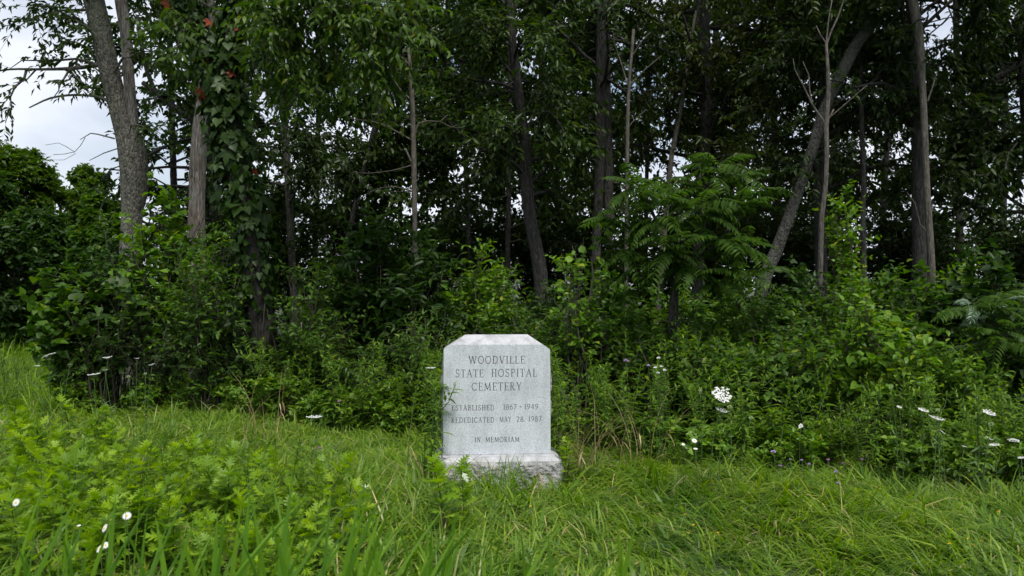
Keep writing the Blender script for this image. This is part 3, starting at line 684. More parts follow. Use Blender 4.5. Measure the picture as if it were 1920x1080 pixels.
make_tree(13, 'vine_clad_tree', 'thick dark forked trunk wrapped in creeper beside the big bush', TR['vine'], 10.5, 'bark_black', 'canopy_light', 0, hmin=4.2, crown=False, rough=.05, ll=.102, lw=.36, nl=13, tmpl=LANCE,
          limbs=[[(418, 190, 44), (398, 130, 36), (372, 60, 32), (345, 0, 30), (310, -90, 26), (270, -220, 20), (250, -420, 14)], [(420, 185, 44), (432, 110, 38), (442, 40, 36), (448, -30, 34), (465, -130, 28), (470, -300, 20), (500, -480, 12)],
                 [(448, -30, 14, 0), (520, -60, 12, -.4), (620, -70, 9, -.9), (720, -40, 6, -1.2)]],
          extra=[(448, -20, 0, 560, 60, -1.0, 30), (450, -60, 0, 640, 40, -1.6, 40), (450, -60, 0, 700, 60, -1.3, 40), (620, -70, -.9, 720, 120, -1.3, 34), (520, -60, -.4, 560, 150, -1.1, 34), (560, -60, -.5, 620, 170, -.9, 34), (680, -55, -1, 790, 60, -1.5, 30),
                 (448, -30, 0, 520, 110, -.4, 24), (430, 120, 0, 540, 170, -.8, 18), (700, -50, -1, 680, 110, -1.6, 26), (600, -70, -.8, 500, 60, -1.4, 26), (640, -70, -.9, 740, 200, -1.0, 14), (345, 0, 0, 300, 60, -.5, 12), (360, 30, 0, 330, 100, -.6, 12), (450, -150, 0, 300, -250, -1, 30), (450, -200, 0, 700, -260, -1, 40), (450, -250, 0, 560, -330, 1, 40), (450, -250, 0, 200, -350, 1, 40), (450, -200, 0, 900, -200, .4, 40)])

make_tree(14, 'forked_tree', 'slim grey tree forking low, right of the vine-clad trunk', [(540, 330, 14), (535, 270, 14), (533, 215, 13), (522, 180, 9), (508, 150, 8), (495, 60, 7)], 17, 'bark_mid', 'canopy_dark', 13, hmin=3.2, nb=34,
          limbs=[[(534, 215, 9), (548, 190, 9), (575, 150, 8), (600, 100, 8), (605, 60, 7), (640, -20, 6)]])
make_tree(15, 'dead_sapling', 'thin tan dead sapling with crooked bare side twigs above the centre shrubs', TR['pole'], 10.8, 'bark_pale', 'canopy', 0, crown=False, cat='dead tree', sides=7, rough=.03,
          limbs=[[(777, 252, 5), (785, 232, 4), (800, 227, 3), (825, 228, 2), (840, 215, 1.2)], [(825, 228, 1.6), (845, 238, 1.2), (870, 240, .8)], [(770, 262, 3), (735, 242, 2.5), (700, 228, 2), (655, 222, 1.5), (640, 205, 1)], [(772, 305, 4), (765, 290, 3.5), (760, 278, 3)],
                 [(772, 310, 3), (735, 320, 2), (690, 325, 1.6), (655, 322, 1)], [(765, 120, 5), (750, 105, 4), (735, 82, 3)], [(768, 185, 4), (752, 170, 3), (735, 145, 2)], [(776, 360, 3), (740, 350, 2.2), (700, 357, 1.8), (665, 380, 1.2)], [(770, 130, 3), (769, 60, 3), (768, 20, 2)]])
make_tree(16, 'slender_tree', 'dark slender tree curving at its foot, behind the gravestone', TR['t6'], 13, 'bark_dark', 'canopy', 14, hmin=3.0, nb=36, blen=2.1, twigs=14, limbs=[[(984, 70, 5), (1020, 50, 4), (1043, 8, 3)]])
make_tree(17, 'twin_trunk_tree', 'tall straight dark twin trunks close together right of the gravestone', TR['t7'], 14, 'bark_dark', 'canopy_dark', 16, hmin=4.0, nb=34, blen=2.4, twigs=13)
add_part_trunk('twin_trunk_tree', TR['t7b'], 14, 'bark_dark', 'second_trunk', .25, 4)
make_tree(18, 'dead_sapling', 'thin grey dead snag with upswept twigs right of the twin trunks', [(1176, 300, 8), (1177, 220, 7), (1180, 150, 6), (1185, 90, 6), (1188, 55, 5)], 12, 'bark_pale', 'canopy', 0, crown=False, cat='dead tree', sides=6,
          limbs=[[(1177, 160, 3), (1165, 120, 2.5), (1152, 80, 2), (1150, 60, 1)], [(1180, 160, 2.5), (1210, 130, 2), (1240, 105, 1.2)], [(1182, 110, 2), (1205, 75, 1.5), (1220, 60, 1)], [(1172, 250, 2), (1185, 230, 1.6), (1212, 205, 1)]])
make_tree(19, 'straight_tree', 'tall dark straight trunk rising behind the sumac', TR['t9'], 15, 'bark_dark', 'canopy_olive', 16, hmin=3.4, nb=40, blen=2.4, twigs=14)
make_tree(20, 'dead_tree', 'thin pale leaning dead pole left of the tall trunk behind the sumac', [(1255, 330, 10), (1264, 270, 9), (1276, 200, 9), (1285, 140, 8), (1291, 95, 8), (1300, 50, 6), (1305, 20, 4)], 14.5, 'bark_pale', 'canopy', 0, crown=False, cat='dead tree', sides=7)
make_tree(21, 'leaning_tree', 'grey lichened tree leaning strongly to the right through the wood', TR['lean'], 12.5, 'bark_lichen', 'canopy', 11, hmin=5.2, nb=20, blen=2.2, rough=.07,
          limbs=[[(1618, 68, 4), (1600, 50, 4), (1560, 20, 3), (1520, 0, 2)], [(1645, 140, 8, .3), (1668, 110, 8, .3), (1690, 65, 7, .3), (1700, 20, 6, .3)], [(1560, 200, 3), (1600, 175, 3), (1640, 150, 3), (1645, 140, 4, .3)]])
make_tree(22, 'straight_tree', 'dark upright trunk crossing behind the leaning tree', TR['t11'], 13.6, 'bark_dark', 'canopy_olive', 15, hmin=3.2, nb=36, blen=2.3)
make_tree(23, 'dead_sapling', 'pale thin dead sapling with forked tips before the leaning tree', TR['dsap'], 11, 'bark_pale', 'canopy', 0, crown=False, cat='dead tree', sides=7,
          limbs=[[(1549, 235, 5), (1535, 215, 5), (1522, 195, 4), (1508, 165, 3), (1490, 130, 2), (1487, 110, 1)], [(1550, 83, 4), (1558, 60, 3.5), (1572, 30, 3), (1582, 0, 2.5), (1588, -40, 2)], [(1549, 83, 3), (1553, 40, 2.5), (1560, 0, 2)], [(1549, 82, 3), (1538, 65, 2.5), (1530, 48, 2)], [(1551, 228, 3), (1558, 215, 3.5), (1563, 205, 3)],
                 [(1524, 200, 3), (1518, 170, 2.5), (1516, 140, 2), (1505, 115, 1.2)], [(1550, 225, 2), (1585, 195, 2), (1625, 160, 1.2)]])
make_tree(24, 'slender_tree', 'very thin upright tree between the leaning tree and the thick right trunk', TR['t13'], 13, 'bark_mid', 'canopy_dark', 12, hmin=3.6, nb=26, blen=1.9, sides=8)
make_tree(25, 'straight_tree', 'thick dark trunk on the right with a pale pole beside it', TR['t14'], 13, 'bark_dark', 'canopy_dark', 16, hmin=4.5, nb=28, blen=2.5,
          limbs=[[(1700, 110, 6), (1720, 85, 5, .2), (1740, 30, 4, .4)], [(1722, 0, 8), (1760, 2, 6), (1790, 18, 5), (1825, 24, 4), (1850, 15, 2)], [(1725, 52, 5), (1745, 48, 3.5), (1765, 47, 2.5), (1778, 35, 1.5)], [(1822, 24, 3), (1840, 35, 2), (1850, 50, 1)]])
make_tree(26, 'slender_tree', 'pale smooth slender pole leaning against the thick right trunk', TR['t14b'], 11.6, 'bark_pale', 'canopy_light', 11, hmin=6.2, nb=10, blen=1.6, sides=9, rough=.03,
          limbs=[[(1739, 190, 4), (1746, 170, 3), (1754, 145, 2)], [(1741, 440, 3), (1725, 420, 2), (1715, 380, 1.5), (1700, 360, 1)]])
make_tree(27, 'broad_tree', 'leafy broad tree at the right edge with a long lichened limb', [(1935, 420, 20), (1925, 250, 17), (1917, 120, 14), (1912, 0, 13), (1910, -60, 12)], 14.5, 'bark_mid', 'canopy_dark', 14, hmin=2.8, nb=44, blen=2.8, twigs=17, ll=.12, lw=.55, tmpl=OV4,
          limbs=[[(1918, 118, 12), (1895, 130, 12), (1860, 150, 11), (1820, 165, 10), (1785, 182, 9), (1760, 190, 7), (1742, 202, 5)]],
          extra=[(1900, 130, 0, 1790, 110, -.5, 14), (1870, 40, 0, 1790, 150, -.4, 14), (1880, 150, 0, 1800, 260, -.5, 22), (1900, 60, 0, 1830, 40, -.3, 18), (1910, 200, 0, 1790, 330, -.5, 24)])

# trees deeper in the wood, seen as thin dark trunks and a mass of leaves
fill = [  # px, depth, lean px, width px, bark, leaf, height, label
 (640, 18, 95, 10, 'bark_dark', 'canopy_dark', 13, 'thin dark tree leaning right, left of the dead tan sapling'),
 (700, 20, 6, 12, 'bark_dark', 'canopy', 14, 'dark upright trunk behind the dead tan sapling'),
 (752, 22, -8, 9, 'bark_dark', 'canopy_dark', 14, 'narrow shadowed trunk just left of the dead tan sapling'),
 (880, 19, -14, 10, 'bark_mid', 'canopy', 13, 'slim brownish tree between the dead sapling and the curved slender tree'),
 (952, 18, 4, 11, 'bark_dark', 'canopy_dark', 14, 'straight dim trunk just left of the curved slender tree'),
 (1050, 20, -10, 10, 'bark_dark', 'canopy', 15, 'dim trunk between the curved slender tree and the twin trunks'),
 (1210, 18, 6, 9, 'bark_dark', 'canopy', 13, 'slim shadowed tree between the twin trunks and the sumac'),
 (1390, 17, 5, 10, 'bark_mid', 'canopy_olive', 14, 'slim tree between the tall sumac trunk and the leaning tree'),
 (1460, 22, -12, 14, 'bark_dark', 'canopy_dark', 16, 'shadowed trunk half hidden behind the leaning tree foot'),
 (1650, 19, 24, 12, 'bark_dark', 'canopy_dark', 14, 'crooked dark trunk left of the thick right trunk'),
 (1800, 20, -6, 14, 'bark_dark', 'canopy_dark', 15, 'dim tree standing deep between the right trunks'),
 (590, 23, 10, 11, 'bark_dark', 'canopy', 15, 'dim back tree right of the vine-clad trunk'),
 (830, 25, 8, 12, 'bark_dark', 'canopy_dark', 16, 'far back tree behind the middle of the wood'),
 (1120, 26, -6, 13, 'bark_dark', 'canopy_dark', 16, 'far back tree behind the twin trunks'),
 (1330, 25, 10, 12, 'bark_dark', 'canopy', 16, 'far back tree behind the sumac'),
 (1560, 27, 6, 12, 'bark_dark', 'canopy_dark', 16, 'far back tree behind the crossing right trunks'),
 (410, 17, -20, 20, 'bark_dark', 'canopy_dark', 14, 'dark tree with a long sloping limb behind the broken dead trunk'),
 (330, 22, -10, 13, 'bark_dark', 'canopy_dark', 14, 'dark leafy tree between the grey fork and the dead trunk'),
 (1880, 24, 5, 13, 'bark_dark', 'canopy_dark', 15, 'far back tree behind the long lichened limb'),
 (1010, 24, 5, 12, 'bark_dark', 'canopy_dark', 15, 'far back tree right above the gravestone'),
]
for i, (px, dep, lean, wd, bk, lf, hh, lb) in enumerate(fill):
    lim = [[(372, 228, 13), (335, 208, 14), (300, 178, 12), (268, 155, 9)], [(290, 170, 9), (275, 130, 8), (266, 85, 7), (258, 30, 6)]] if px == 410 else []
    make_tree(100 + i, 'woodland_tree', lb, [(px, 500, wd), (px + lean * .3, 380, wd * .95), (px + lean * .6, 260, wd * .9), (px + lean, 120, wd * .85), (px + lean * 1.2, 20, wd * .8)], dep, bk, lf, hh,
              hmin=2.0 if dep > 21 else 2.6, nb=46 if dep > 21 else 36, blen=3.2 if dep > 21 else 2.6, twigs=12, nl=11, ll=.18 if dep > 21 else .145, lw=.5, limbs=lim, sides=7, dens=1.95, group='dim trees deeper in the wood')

# rounded trees across the left meadow
def make_round_tree(seed, label, px, top, Y, hw, leaf, nclump=46):
    rng = np.random.default_rng(seed); x = gx(px, Y); H = EYE - (top - 540) / F * Y; Rr = hw / F * Y
    base = np.array([x, Y, 0.]); root = thing('field_tree', label, 'tree', base, 'rounded trees across the left meadow')
    wood, lv = Geo(), Geo()
    tube(wood, smooth_path([[0, 0, -.2], [.1, 0, H * .35], [0, .1, H * .8]], .3), np.linspace(.16, .04, len(smooth_path([[0, 0, -.2], [.1, 0, H * .35], [0, .1, H * .8]], .3))), 8)
    S, D, Lw = [], [], []
    for k in range(nclump):
        u = rand_dirs(rng, 1)[0]; u[2] = u[2] * .9
        c = np.array([u[0] * Rr * .82, u[1] * Rr * .82, H * .52 + u[2] * H * .44]); c[2] = max(.3, c[2])
        tube(wood, np.array([[0, 0, c[2] * .55], c * .6 + np.array([0, 0, .1]), c]), [.03, .02, .01], 4, cap=False)
        m = 46; d = rand_dirs(rng, m); d[:, 2] = d[:, 2] * .7 + .15; cr_ = rng.uniform(.5, .9) * Rr * .45
        S.append(c + d * cr_ * .25); D.append(unit(d + u * .3)); Lw.append(np.full(m, cr_) * rng.uniform(.6, 1.1, m))
    S, D, Lw = np.concatenate(S), np.concatenate(D), np.concatenate(Lw)
    twig_leaves(rng, lv, None, S, D, Lw, 8, DIAMOND, .19, .5, .3, .008)
    link('trunk', wood.mesh('trunk', M['bark_dark']), root); link('crown', lv.mesh('crown', M[leaf]), root)
make_round_tree(201, 'dense rounded tree at the far left edge, tallest across the meadow', 25, 248, 24, 75, 'canopy_light', 60)
make_round_tree(202, 'lower rounded tree right beside the tallest meadow tree', 110, 320, 25, 70, 'canopy_light', 50)
make_round_tree(203, 'pale green loose tree showing between bush and grey forked trunk', 175, 285, 28, 50, 'canopy_light', 40)
make_round_tree(204, 'dark low tree at the back of the left meadow', 60, 390, 20, 90, 'shrub_dark', 46)
make_round_tree(205, 'small bushy tree just left of the grey forked trunk', 195, 350, 19, 50, 'shrub', 40)
make_round_tree(206, 'dark dense tree cut by the left picture edge', -50, 300, 21, 80, 'shrub_dark', 50)

# ------------------------------------------------------------------ shrubs along the edge of the wood
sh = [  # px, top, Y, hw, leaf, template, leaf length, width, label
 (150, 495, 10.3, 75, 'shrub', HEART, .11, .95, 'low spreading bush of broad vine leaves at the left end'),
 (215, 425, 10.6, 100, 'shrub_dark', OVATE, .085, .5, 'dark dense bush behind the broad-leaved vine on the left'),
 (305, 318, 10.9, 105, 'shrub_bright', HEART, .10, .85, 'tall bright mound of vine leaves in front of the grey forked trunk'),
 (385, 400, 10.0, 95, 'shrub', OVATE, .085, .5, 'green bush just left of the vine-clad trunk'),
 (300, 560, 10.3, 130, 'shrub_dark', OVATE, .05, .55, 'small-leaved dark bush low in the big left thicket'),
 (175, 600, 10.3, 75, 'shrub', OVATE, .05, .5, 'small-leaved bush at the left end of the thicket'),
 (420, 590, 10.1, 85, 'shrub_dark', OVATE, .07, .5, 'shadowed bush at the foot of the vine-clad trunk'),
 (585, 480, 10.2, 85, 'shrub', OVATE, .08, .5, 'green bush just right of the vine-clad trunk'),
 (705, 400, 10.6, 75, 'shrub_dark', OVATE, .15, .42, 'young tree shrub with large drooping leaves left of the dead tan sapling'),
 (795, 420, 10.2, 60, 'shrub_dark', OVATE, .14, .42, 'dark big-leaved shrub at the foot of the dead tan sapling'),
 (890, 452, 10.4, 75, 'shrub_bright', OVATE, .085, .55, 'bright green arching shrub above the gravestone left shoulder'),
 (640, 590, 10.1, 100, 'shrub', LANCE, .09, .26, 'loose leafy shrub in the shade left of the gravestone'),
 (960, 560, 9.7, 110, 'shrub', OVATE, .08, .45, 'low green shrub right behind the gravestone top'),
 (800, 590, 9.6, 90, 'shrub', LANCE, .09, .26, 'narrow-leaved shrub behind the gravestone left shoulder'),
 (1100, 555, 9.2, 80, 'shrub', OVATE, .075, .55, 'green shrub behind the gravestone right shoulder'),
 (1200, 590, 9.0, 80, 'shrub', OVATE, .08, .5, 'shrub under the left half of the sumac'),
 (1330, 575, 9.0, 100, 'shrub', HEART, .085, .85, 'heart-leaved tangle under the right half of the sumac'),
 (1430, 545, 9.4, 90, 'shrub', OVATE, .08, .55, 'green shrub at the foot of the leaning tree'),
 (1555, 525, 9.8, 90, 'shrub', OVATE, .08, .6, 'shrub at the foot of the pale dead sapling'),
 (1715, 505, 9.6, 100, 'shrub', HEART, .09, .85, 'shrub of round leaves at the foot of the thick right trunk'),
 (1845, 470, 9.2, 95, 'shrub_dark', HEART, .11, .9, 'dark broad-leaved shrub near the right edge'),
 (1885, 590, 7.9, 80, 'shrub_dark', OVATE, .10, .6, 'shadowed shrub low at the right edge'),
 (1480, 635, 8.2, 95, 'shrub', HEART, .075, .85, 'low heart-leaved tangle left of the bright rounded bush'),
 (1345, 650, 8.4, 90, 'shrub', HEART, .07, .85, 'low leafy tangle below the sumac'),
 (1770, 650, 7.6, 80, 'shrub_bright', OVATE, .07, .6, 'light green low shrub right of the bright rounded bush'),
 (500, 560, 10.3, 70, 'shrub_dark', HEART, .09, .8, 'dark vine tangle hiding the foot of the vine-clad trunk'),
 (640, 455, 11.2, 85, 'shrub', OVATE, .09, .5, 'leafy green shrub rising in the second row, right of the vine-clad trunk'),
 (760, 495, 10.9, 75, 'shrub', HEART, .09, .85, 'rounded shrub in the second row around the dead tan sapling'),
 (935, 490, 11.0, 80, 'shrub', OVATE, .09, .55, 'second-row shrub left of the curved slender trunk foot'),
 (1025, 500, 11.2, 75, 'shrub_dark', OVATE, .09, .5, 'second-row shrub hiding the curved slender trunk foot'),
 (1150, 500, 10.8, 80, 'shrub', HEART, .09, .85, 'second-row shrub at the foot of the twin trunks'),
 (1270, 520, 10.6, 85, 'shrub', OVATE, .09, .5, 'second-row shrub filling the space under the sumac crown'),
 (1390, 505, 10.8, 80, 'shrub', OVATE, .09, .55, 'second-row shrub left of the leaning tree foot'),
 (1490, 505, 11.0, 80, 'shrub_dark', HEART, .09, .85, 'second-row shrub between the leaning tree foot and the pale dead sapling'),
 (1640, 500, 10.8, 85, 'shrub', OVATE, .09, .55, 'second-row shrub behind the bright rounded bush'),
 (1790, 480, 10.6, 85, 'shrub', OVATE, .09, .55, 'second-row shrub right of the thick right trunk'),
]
for i, (px, tp, Y, hw, lf, tm, ll, lw, lb) in enumerate(sh):
    make_shrub(300 + i, 'shrub', lb, px, tp, Y, hw, lf, ns=int(11 + hw / 8.5), tw=17, lo=.12 if Y < 10.4 else .3, nl=9, ll=ll, lw=lw, tmpl={id(OVATE): OV4, id(HEART): HE6}.get(id(tm), tm), group='shrubs along the edge of the wood')
bk = [(560, 19), (680, 21), (800, 18), (900, 22), (1010, 19), (1120, 21), (1230, 18), (1340, 20), (1470, 17), (1580, 21), (1680, 18), (1790, 22), (1900, 19), (470, 17), (380, 20), (1950, 16)]
bl_ = ['right of the vine-clad trunk', 'behind the large-leaved young shrub', 'behind the dead tan sapling', 'behind the bright arching shrub', 'behind the curved slender tree', 'behind the twin trunks', 'behind the left half of the sumac', 'behind the right half of the sumac', 'behind the leaning tree foot', 'behind the pale dead sapling', 'left of the thick right trunk', 'right of the thick right trunk', 'behind the right edge shrubs', 'behind the vine-clad trunk', 'behind the broken dead trunk', 'cut by the right picture edge']
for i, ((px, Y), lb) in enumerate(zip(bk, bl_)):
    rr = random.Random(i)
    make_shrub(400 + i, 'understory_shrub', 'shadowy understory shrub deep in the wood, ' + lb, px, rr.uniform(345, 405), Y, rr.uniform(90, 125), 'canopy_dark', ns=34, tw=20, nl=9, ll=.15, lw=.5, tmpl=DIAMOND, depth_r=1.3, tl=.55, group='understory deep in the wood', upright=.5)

# bright bush on the right and the round-leaved sapling: their leaves are large enough to be pieces of their own
def leaf_piece(name, tmpl, mat, L_=1, W_=1, seed=0):
    g = Geo(); v = tmpl[0] * np.array([L_, W_, L_]); g.add(v, tmpl[1]); return g.mesh(name, M[mat])
def set_frame(o, P, X, Y, Z, s):
    from mathutils import Matrix
    m = Matrix(((X[0] * s, Y[0] * s, Z[0] * s, P[0]), (X[1] * s, Y[1] * s, Z[1] * s, P[1]), (X[2] * s, Y[2] * s, Z[2] * s, P[2]), (0, 0, 0, 1)))
    o.matrix_local = m
def leaf_objects(rng, root, S, D, Lw, n, mesh, size, droop=.5):
    idx = rng.permutation(len(S))[:n]
    for i in idx:
        t = rng.uniform(.3, 1.0); P = S[i] + D[i] * Lw[i] * t
        d = np.array([D[i][0], D[i][1], D[i][2] - droop]) + rng.normal(0, .4, 3); nn = np.array([0, -.45, 1]) + rng.normal(0, .35, 3)
        X, Y, Z = frame(d[None], nn[None]); o = link('leaf', mesh, root); set_frame(o, P, X[0], Y[0], Z[0], size * rng.uniform(.7, 1.2))
root, S, D, Lw = make_shrub(500, 'shrub', 'bright rounded bush of large leaves standing out on the right', 1640, 560, 7.9, 105, 'shrub_bright', ns=24, tw=14, nl=7, ll=.085, lw=.55, tmpl=OVATE)
leaf_objects(np.random.default_rng(1), root, S, D, Lw, 150, leaf_piece('leaf', HEART, 'shrub_bright', 1, .8), .12)
root, S, D, Lw = make_shrub(501, 'sapling', 'upright green sapling with round leaves right of the gravestone top', 1085, 425, 9.0, 55, 'shrub_bright', ns=9, tw=10, nl=5, ll=.07, lw=.7, tmpl=OVATE, upright=.9, cat='sapling', tl=.28)
leaf_objects(np.random.default_rng(2), root, S, D, Lw, 110, leaf_piece('leaf', OVATE, 'shrub_bright', 1, .85), .10)
root, S, D, Lw = make_shrub(502, 'grape_vine', 'broad-leaved grape vine sprawling over the left thicket', 195, 480, 10.1, 105, 'shrub', ns=14, tw=10, nl=5, ll=.08, lw=.8, tmpl=HEART, cat='vine')
leaf_objects(np.random.default_rng(3), root, S, D, Lw, 120, leaf_piece('leaf', HEART, 'vine', 1, 1), .16)
root, S, D, Lw = make_shrub(503, 'climbing_vine', 'light green climber hanging as a column right of the pale dead sapling', 1583, 365, 11.5, 30, 'shrub_bright', ns=14, tw=16, nl=7, ll=.085, lw=.75, tmpl=OVATE, upright=1.0, cat='vine', depth_r=.3)

# ------------------------------------------------------------------ creeper on the vine-clad trunk
def build_creeper():
    rng = np.random.default_rng(77); Y0 = 10.5
    base = at(502, 680, Y0); base[2] = 0
    root = thing('creeper', 'green creeper with a few red leaves climbing the forked dark trunk', 'vine', base)
    wood = Geo()
    def leaflet5():
        g = Geo()
        for a, l in ((0, 1), (55, .85), (-55, .85), (112, .55), (-112, .55)):
            c, s = math.cos(R(a)), math.sin(R(a)); v = OVATE[0] * np.array([l, .5 * l, l * .6]); q = v.copy(); q[:, 0] = v[:, 0] * c - v[:, 1] * s; q[:, 1] = v[:, 0] * s + v[:, 1] * c; g.add(q, OVATE[1])
        return g
    ms = [leaflet5().mesh('leaf', M['vine']), leaf_piece('leaf', HEART, 'vine', 1, 1.05), leaf_piece('leaf', OVATE, 'vine', 1, .8)]
    red = leaflet5().mesh('leaf', M['vine_red'])
    seg = smooth_path(np.array([np.r_[at(a, b, Y0), c / 2 / F * Y0] for a, b, c in TR['vine'][3:]]), .1)
    lim1 = smooth_path(np.array([np.r_[at(a, b, Y0), c / 2 / F * Y0] for a, b, c in [(418, 190, 44), (398, 130, 36), (372, 60, 32), (345, 0, 30), (335, -40, 28)]]), .1)
    lim2 = smooth_path(np.array([np.r_[at(a, b, Y0), c / 2 / F * Y0] for a, b, c in [(420, 185, 44), (432, 110, 38), (442, 40, 36), (448, -30, 34)]]), .1)
    for sgm, cnt, sprd in ((seg, 150, 1.5), (lim1, 90, 1.3), (lim2, 52, 1.1)):
        for q in range(3):
            ph = rng.uniform(0, 6); th = ph + np.linspace(0, 4, len(sgm)); pp = sgm[:, :3] - base + (sgm[:, 3] + .012)[:, None] * np.stack([np.cos(th), np.sin(th), 0 * th], -1); tube(wood, pp, .010, 5)
        for k in range(cnt):
            i = rng.integers(len(sgm)); c = sgm[i]; a = rng.uniform(-math.pi, 0) if rng.random() < .8 else rng.uniform(0, math.pi)
            if rng.random() < .45: a = rng.choice([-.25, -math.pi + .25]) + rng.normal(0, .35)
            o_ = np.array([math.cos(a), math.sin(a), 0]); P = c[:3] - base + o_ * (c[3] * rng.uniform(1.05, 1.1 + sprd * .55)) + np.array([0, 0, rng.normal(0, .05)])
            d = np.array([0, 0, -1.]) + o_ * .5 + rng.normal(0, .35, 3); nn = o_ + np.array([0, -.2, .55]) + rng.normal(0, .3, 3)
            X, Yy, Z = frame(d[None], nn[None]); isred = rng.random() < .05
            o = link('leaf', red if isred else ms[rng.integers(3)], root); set_frame(o, P, X[0], Yy[0], Z[0], rng.uniform(.10, .175))
            if isred: o['label'] = 'red creeper leaf'
    link('stem', wood.mesh('stem', M['stem_dark']), root)
    lv = Geo(); P, D, NN = [], [], []
    for sgm, cnt in ((smooth_path(np.array([np.r_[at(a, b, Y0), c / 2 / F * Y0] for a, b, c in TR['vine'][1:]]), .1), 1500), (lim1, 700), (lim2, 600)):
        i = rng.integers(0, len(sgm), cnt); a = rng.uniform(0, 6.28, cnt); o_ = np.stack([np.cos(a), np.sin(a), 0 * a], -1)
        keep = rng.random(cnt) < np.interp(sgm[i, 2], [1.2, 1.9, 2.6, 3.2], [.5, .6, .85, 1]); i, o_ = i[keep], o_[keep]; m = len(i)
        P.append(sgm[i, :3] - base + o_ * (sgm[i, 3] * rng.uniform(1.02, 1.0 + .9 * rng.random(m) ** 2 + .1, m))[:, None] + np.c_[np.zeros((m, 2)), rng.normal(0, .05, m)])
        d = o_ * .5 + rng.normal(0, .4, (m, 3)); d[:, 2] -= 1; D.append(d); q = o_ + rng.normal(0, .35, (m, 3)); q[:, 2] += .5; NN.append(q)
    X, Yy, Z = frame(np.concatenate(D), np.concatenate(NN)); P = np.concatenate(P); sc = rng.uniform(.06, .12, len(P)); stamp(lv, *HE6, P, X, Yy, Z, sc, sc * .9, sc)
    link('foliage', lv.mesh('foliage', M['vine']), root)['kind'] = 'stuff'
build_creeper()

# ------------------------------------------------------------------ sumac: each frond is a piece of its own
def frond_mesh(seed, mat, pairs=11):
    rng = np.random.default_rng(seed); g = Geo(); st = Geo()
    t = np.linspace(0, 1, 14); path = np.stack([t - .12 * t ** 3, rng.normal(0, .12) * t ** 2, .10 * np.sin(t * 2.2) - rng.uniform(.2, .55) * t ** 2.2], -1)
    tube(g, path, np.linspace(.009, .003, 14), 4, cap=False)
    P, D, NN, LL = [], [], [], []
    T = unit(np.gradient(path, axis=0))
    for k in range(pairs + 1):
        f = .2 + .8 * k / pairs; i = min(13, int(f * 13)); p = path[i]; tg = T[i]
        L_ = .26 * rng.uniform(.85, 1.1) * math.sin(math.pi * (.22 + .68 * (k / pairs))) ** .7
        for s in ((-1, 1) if k < pairs else (0,)):
            d = tg * (.45 if s else 1) + np.array([0, s * .95, -.32]) + rng.normal(0, .06, 3); P.append(p); D.append(d); NN.append(np.array([0, 0, 1.]) + rng.normal(0, .12, 3) + tg * .1); LL.append(L_)
    X, Y, Z = frame(np.array(D), np.array(NN)); LL = np.array(LL); stamp(g, *LANCE, np.array(P), X, Y, Z, LL, LL * .30, LL * .8)
    return g.mesh('frond', M[mat])
FR = [frond_mesh(s, 'sumac', p) for s, p in ((1, 12), (2, 14), (3, 10), (5, 13), (6, 11), (7, 12))]; FRP = [frond_mesh(4, 'sumac_pale', 11)]
def make_sumac(seed, label, stems, Y, heads, size, pale=()):
    rng = np.random.default_rng(seed); base = at(stems[0][0][0], stems[0][0][1], Y); base[2] = 0
    root = thing('sumac', label, 'sumac', base); wood = Geo()
    for s in stems:
        p = np.array([np.r_[at(q[0], q[1], Y + (q[3] if len(q) > 3 else 0)), q[2] / 2 / F * Y] for q in s]); p[:, :3] -= base
        p = np.vstack([np.r_[p[0, :2], -.1, p[0, 3] * 1.1], p]); ps = smooth_path(p, .12); tube(wood, ps[:, :3], ps[:, 3], 7)
    link('trunk', wood.mesh('trunk', M['bark_dark']), root)
    for hx, hy, dd, n in heads:
        c = at(hx, hy, Y + dd) - base; ph = rng.uniform(0, 6)
        for k in range(int(n * 1.5)):
            a = ph + k * 2.4; el = rng.uniform(-.35, .75)
            d = np.array([math.cos(a), math.sin(a), el]); X, Yy, Z = frame(d[None], np.array([[0, 0, 1.]]) + rng.normal(0, .15, (1, 3)))
            m = FRP[0] if rng.random() < (pale[0] if pale else 0) else FR[rng.integers(6)]
            o = link('frond', m, root); set_frame(o, c + np.array([0, 0, rng.uniform(-.12, .05)]), X[0], Yy[0], Z[0], size * rng.uniform(.6, 1.2))
            if m is FRP[0]: o['label'] = 'frond showing its pale underside'
make_sumac(1, 'dark green sumac with long feathery fronds right of the gravestone', [[(1255, 615, 9), (1262, 560, 8), (1258, 510, 8), (1240, 440, 7), (1215, 380, 5), (1200, 350, 3)], [(1262, 600, 7), (1268, 540, 6), (1280, 480, 6), (1310, 400, 5), (1340, 330, 4)], [(1258, 560, 6), (1290, 500, 5), (1350, 450, 4), (1385, 410, 3)], [(1270, 520, 5), (1275, 430, 4), (1280, 370, 3)]], 9.0,
           [(1200, 350, -.2, 8), (1165, 410, -.1, 8), (1235, 400, -.35, 8), (1280, 360, .1, 8), (1345, 315, 0, 8), (1310, 390, -.3, 9), (1385, 380, -.1, 8), (1350, 450, -.3, 9), (1260, 460, -.4, 8), (1400, 455, 0, 8), (1220, 480, -.2, 8), (1170, 470, 0, 7), (1300, 500, -.2, 8), (1375, 330, .1, 7), (1240, 345, .2, 6), (1340, 520, -.1, 6), (1400, 510, .1, 6), (1190, 525, .1, 5)], .52)
make_sumac(2, 'sumac with a few pale upturned fronds at the right edge', [[(1880, 700, 8), (1870, 640, 7), (1860, 590, 5)], [(1885, 660, 6), (1900, 600, 5), (1905, 560, 4)], [(1875, 650, 5), (1835, 600, 4), (1815, 570, 3)]], 7.8,
           [(1860, 575, -.1, 9), (1905, 560, .1, 8), (1820, 575, -.1, 7), (1880, 620, -.3, 8), (1850, 640, -.2, 6)], .42, pale=(.16,))

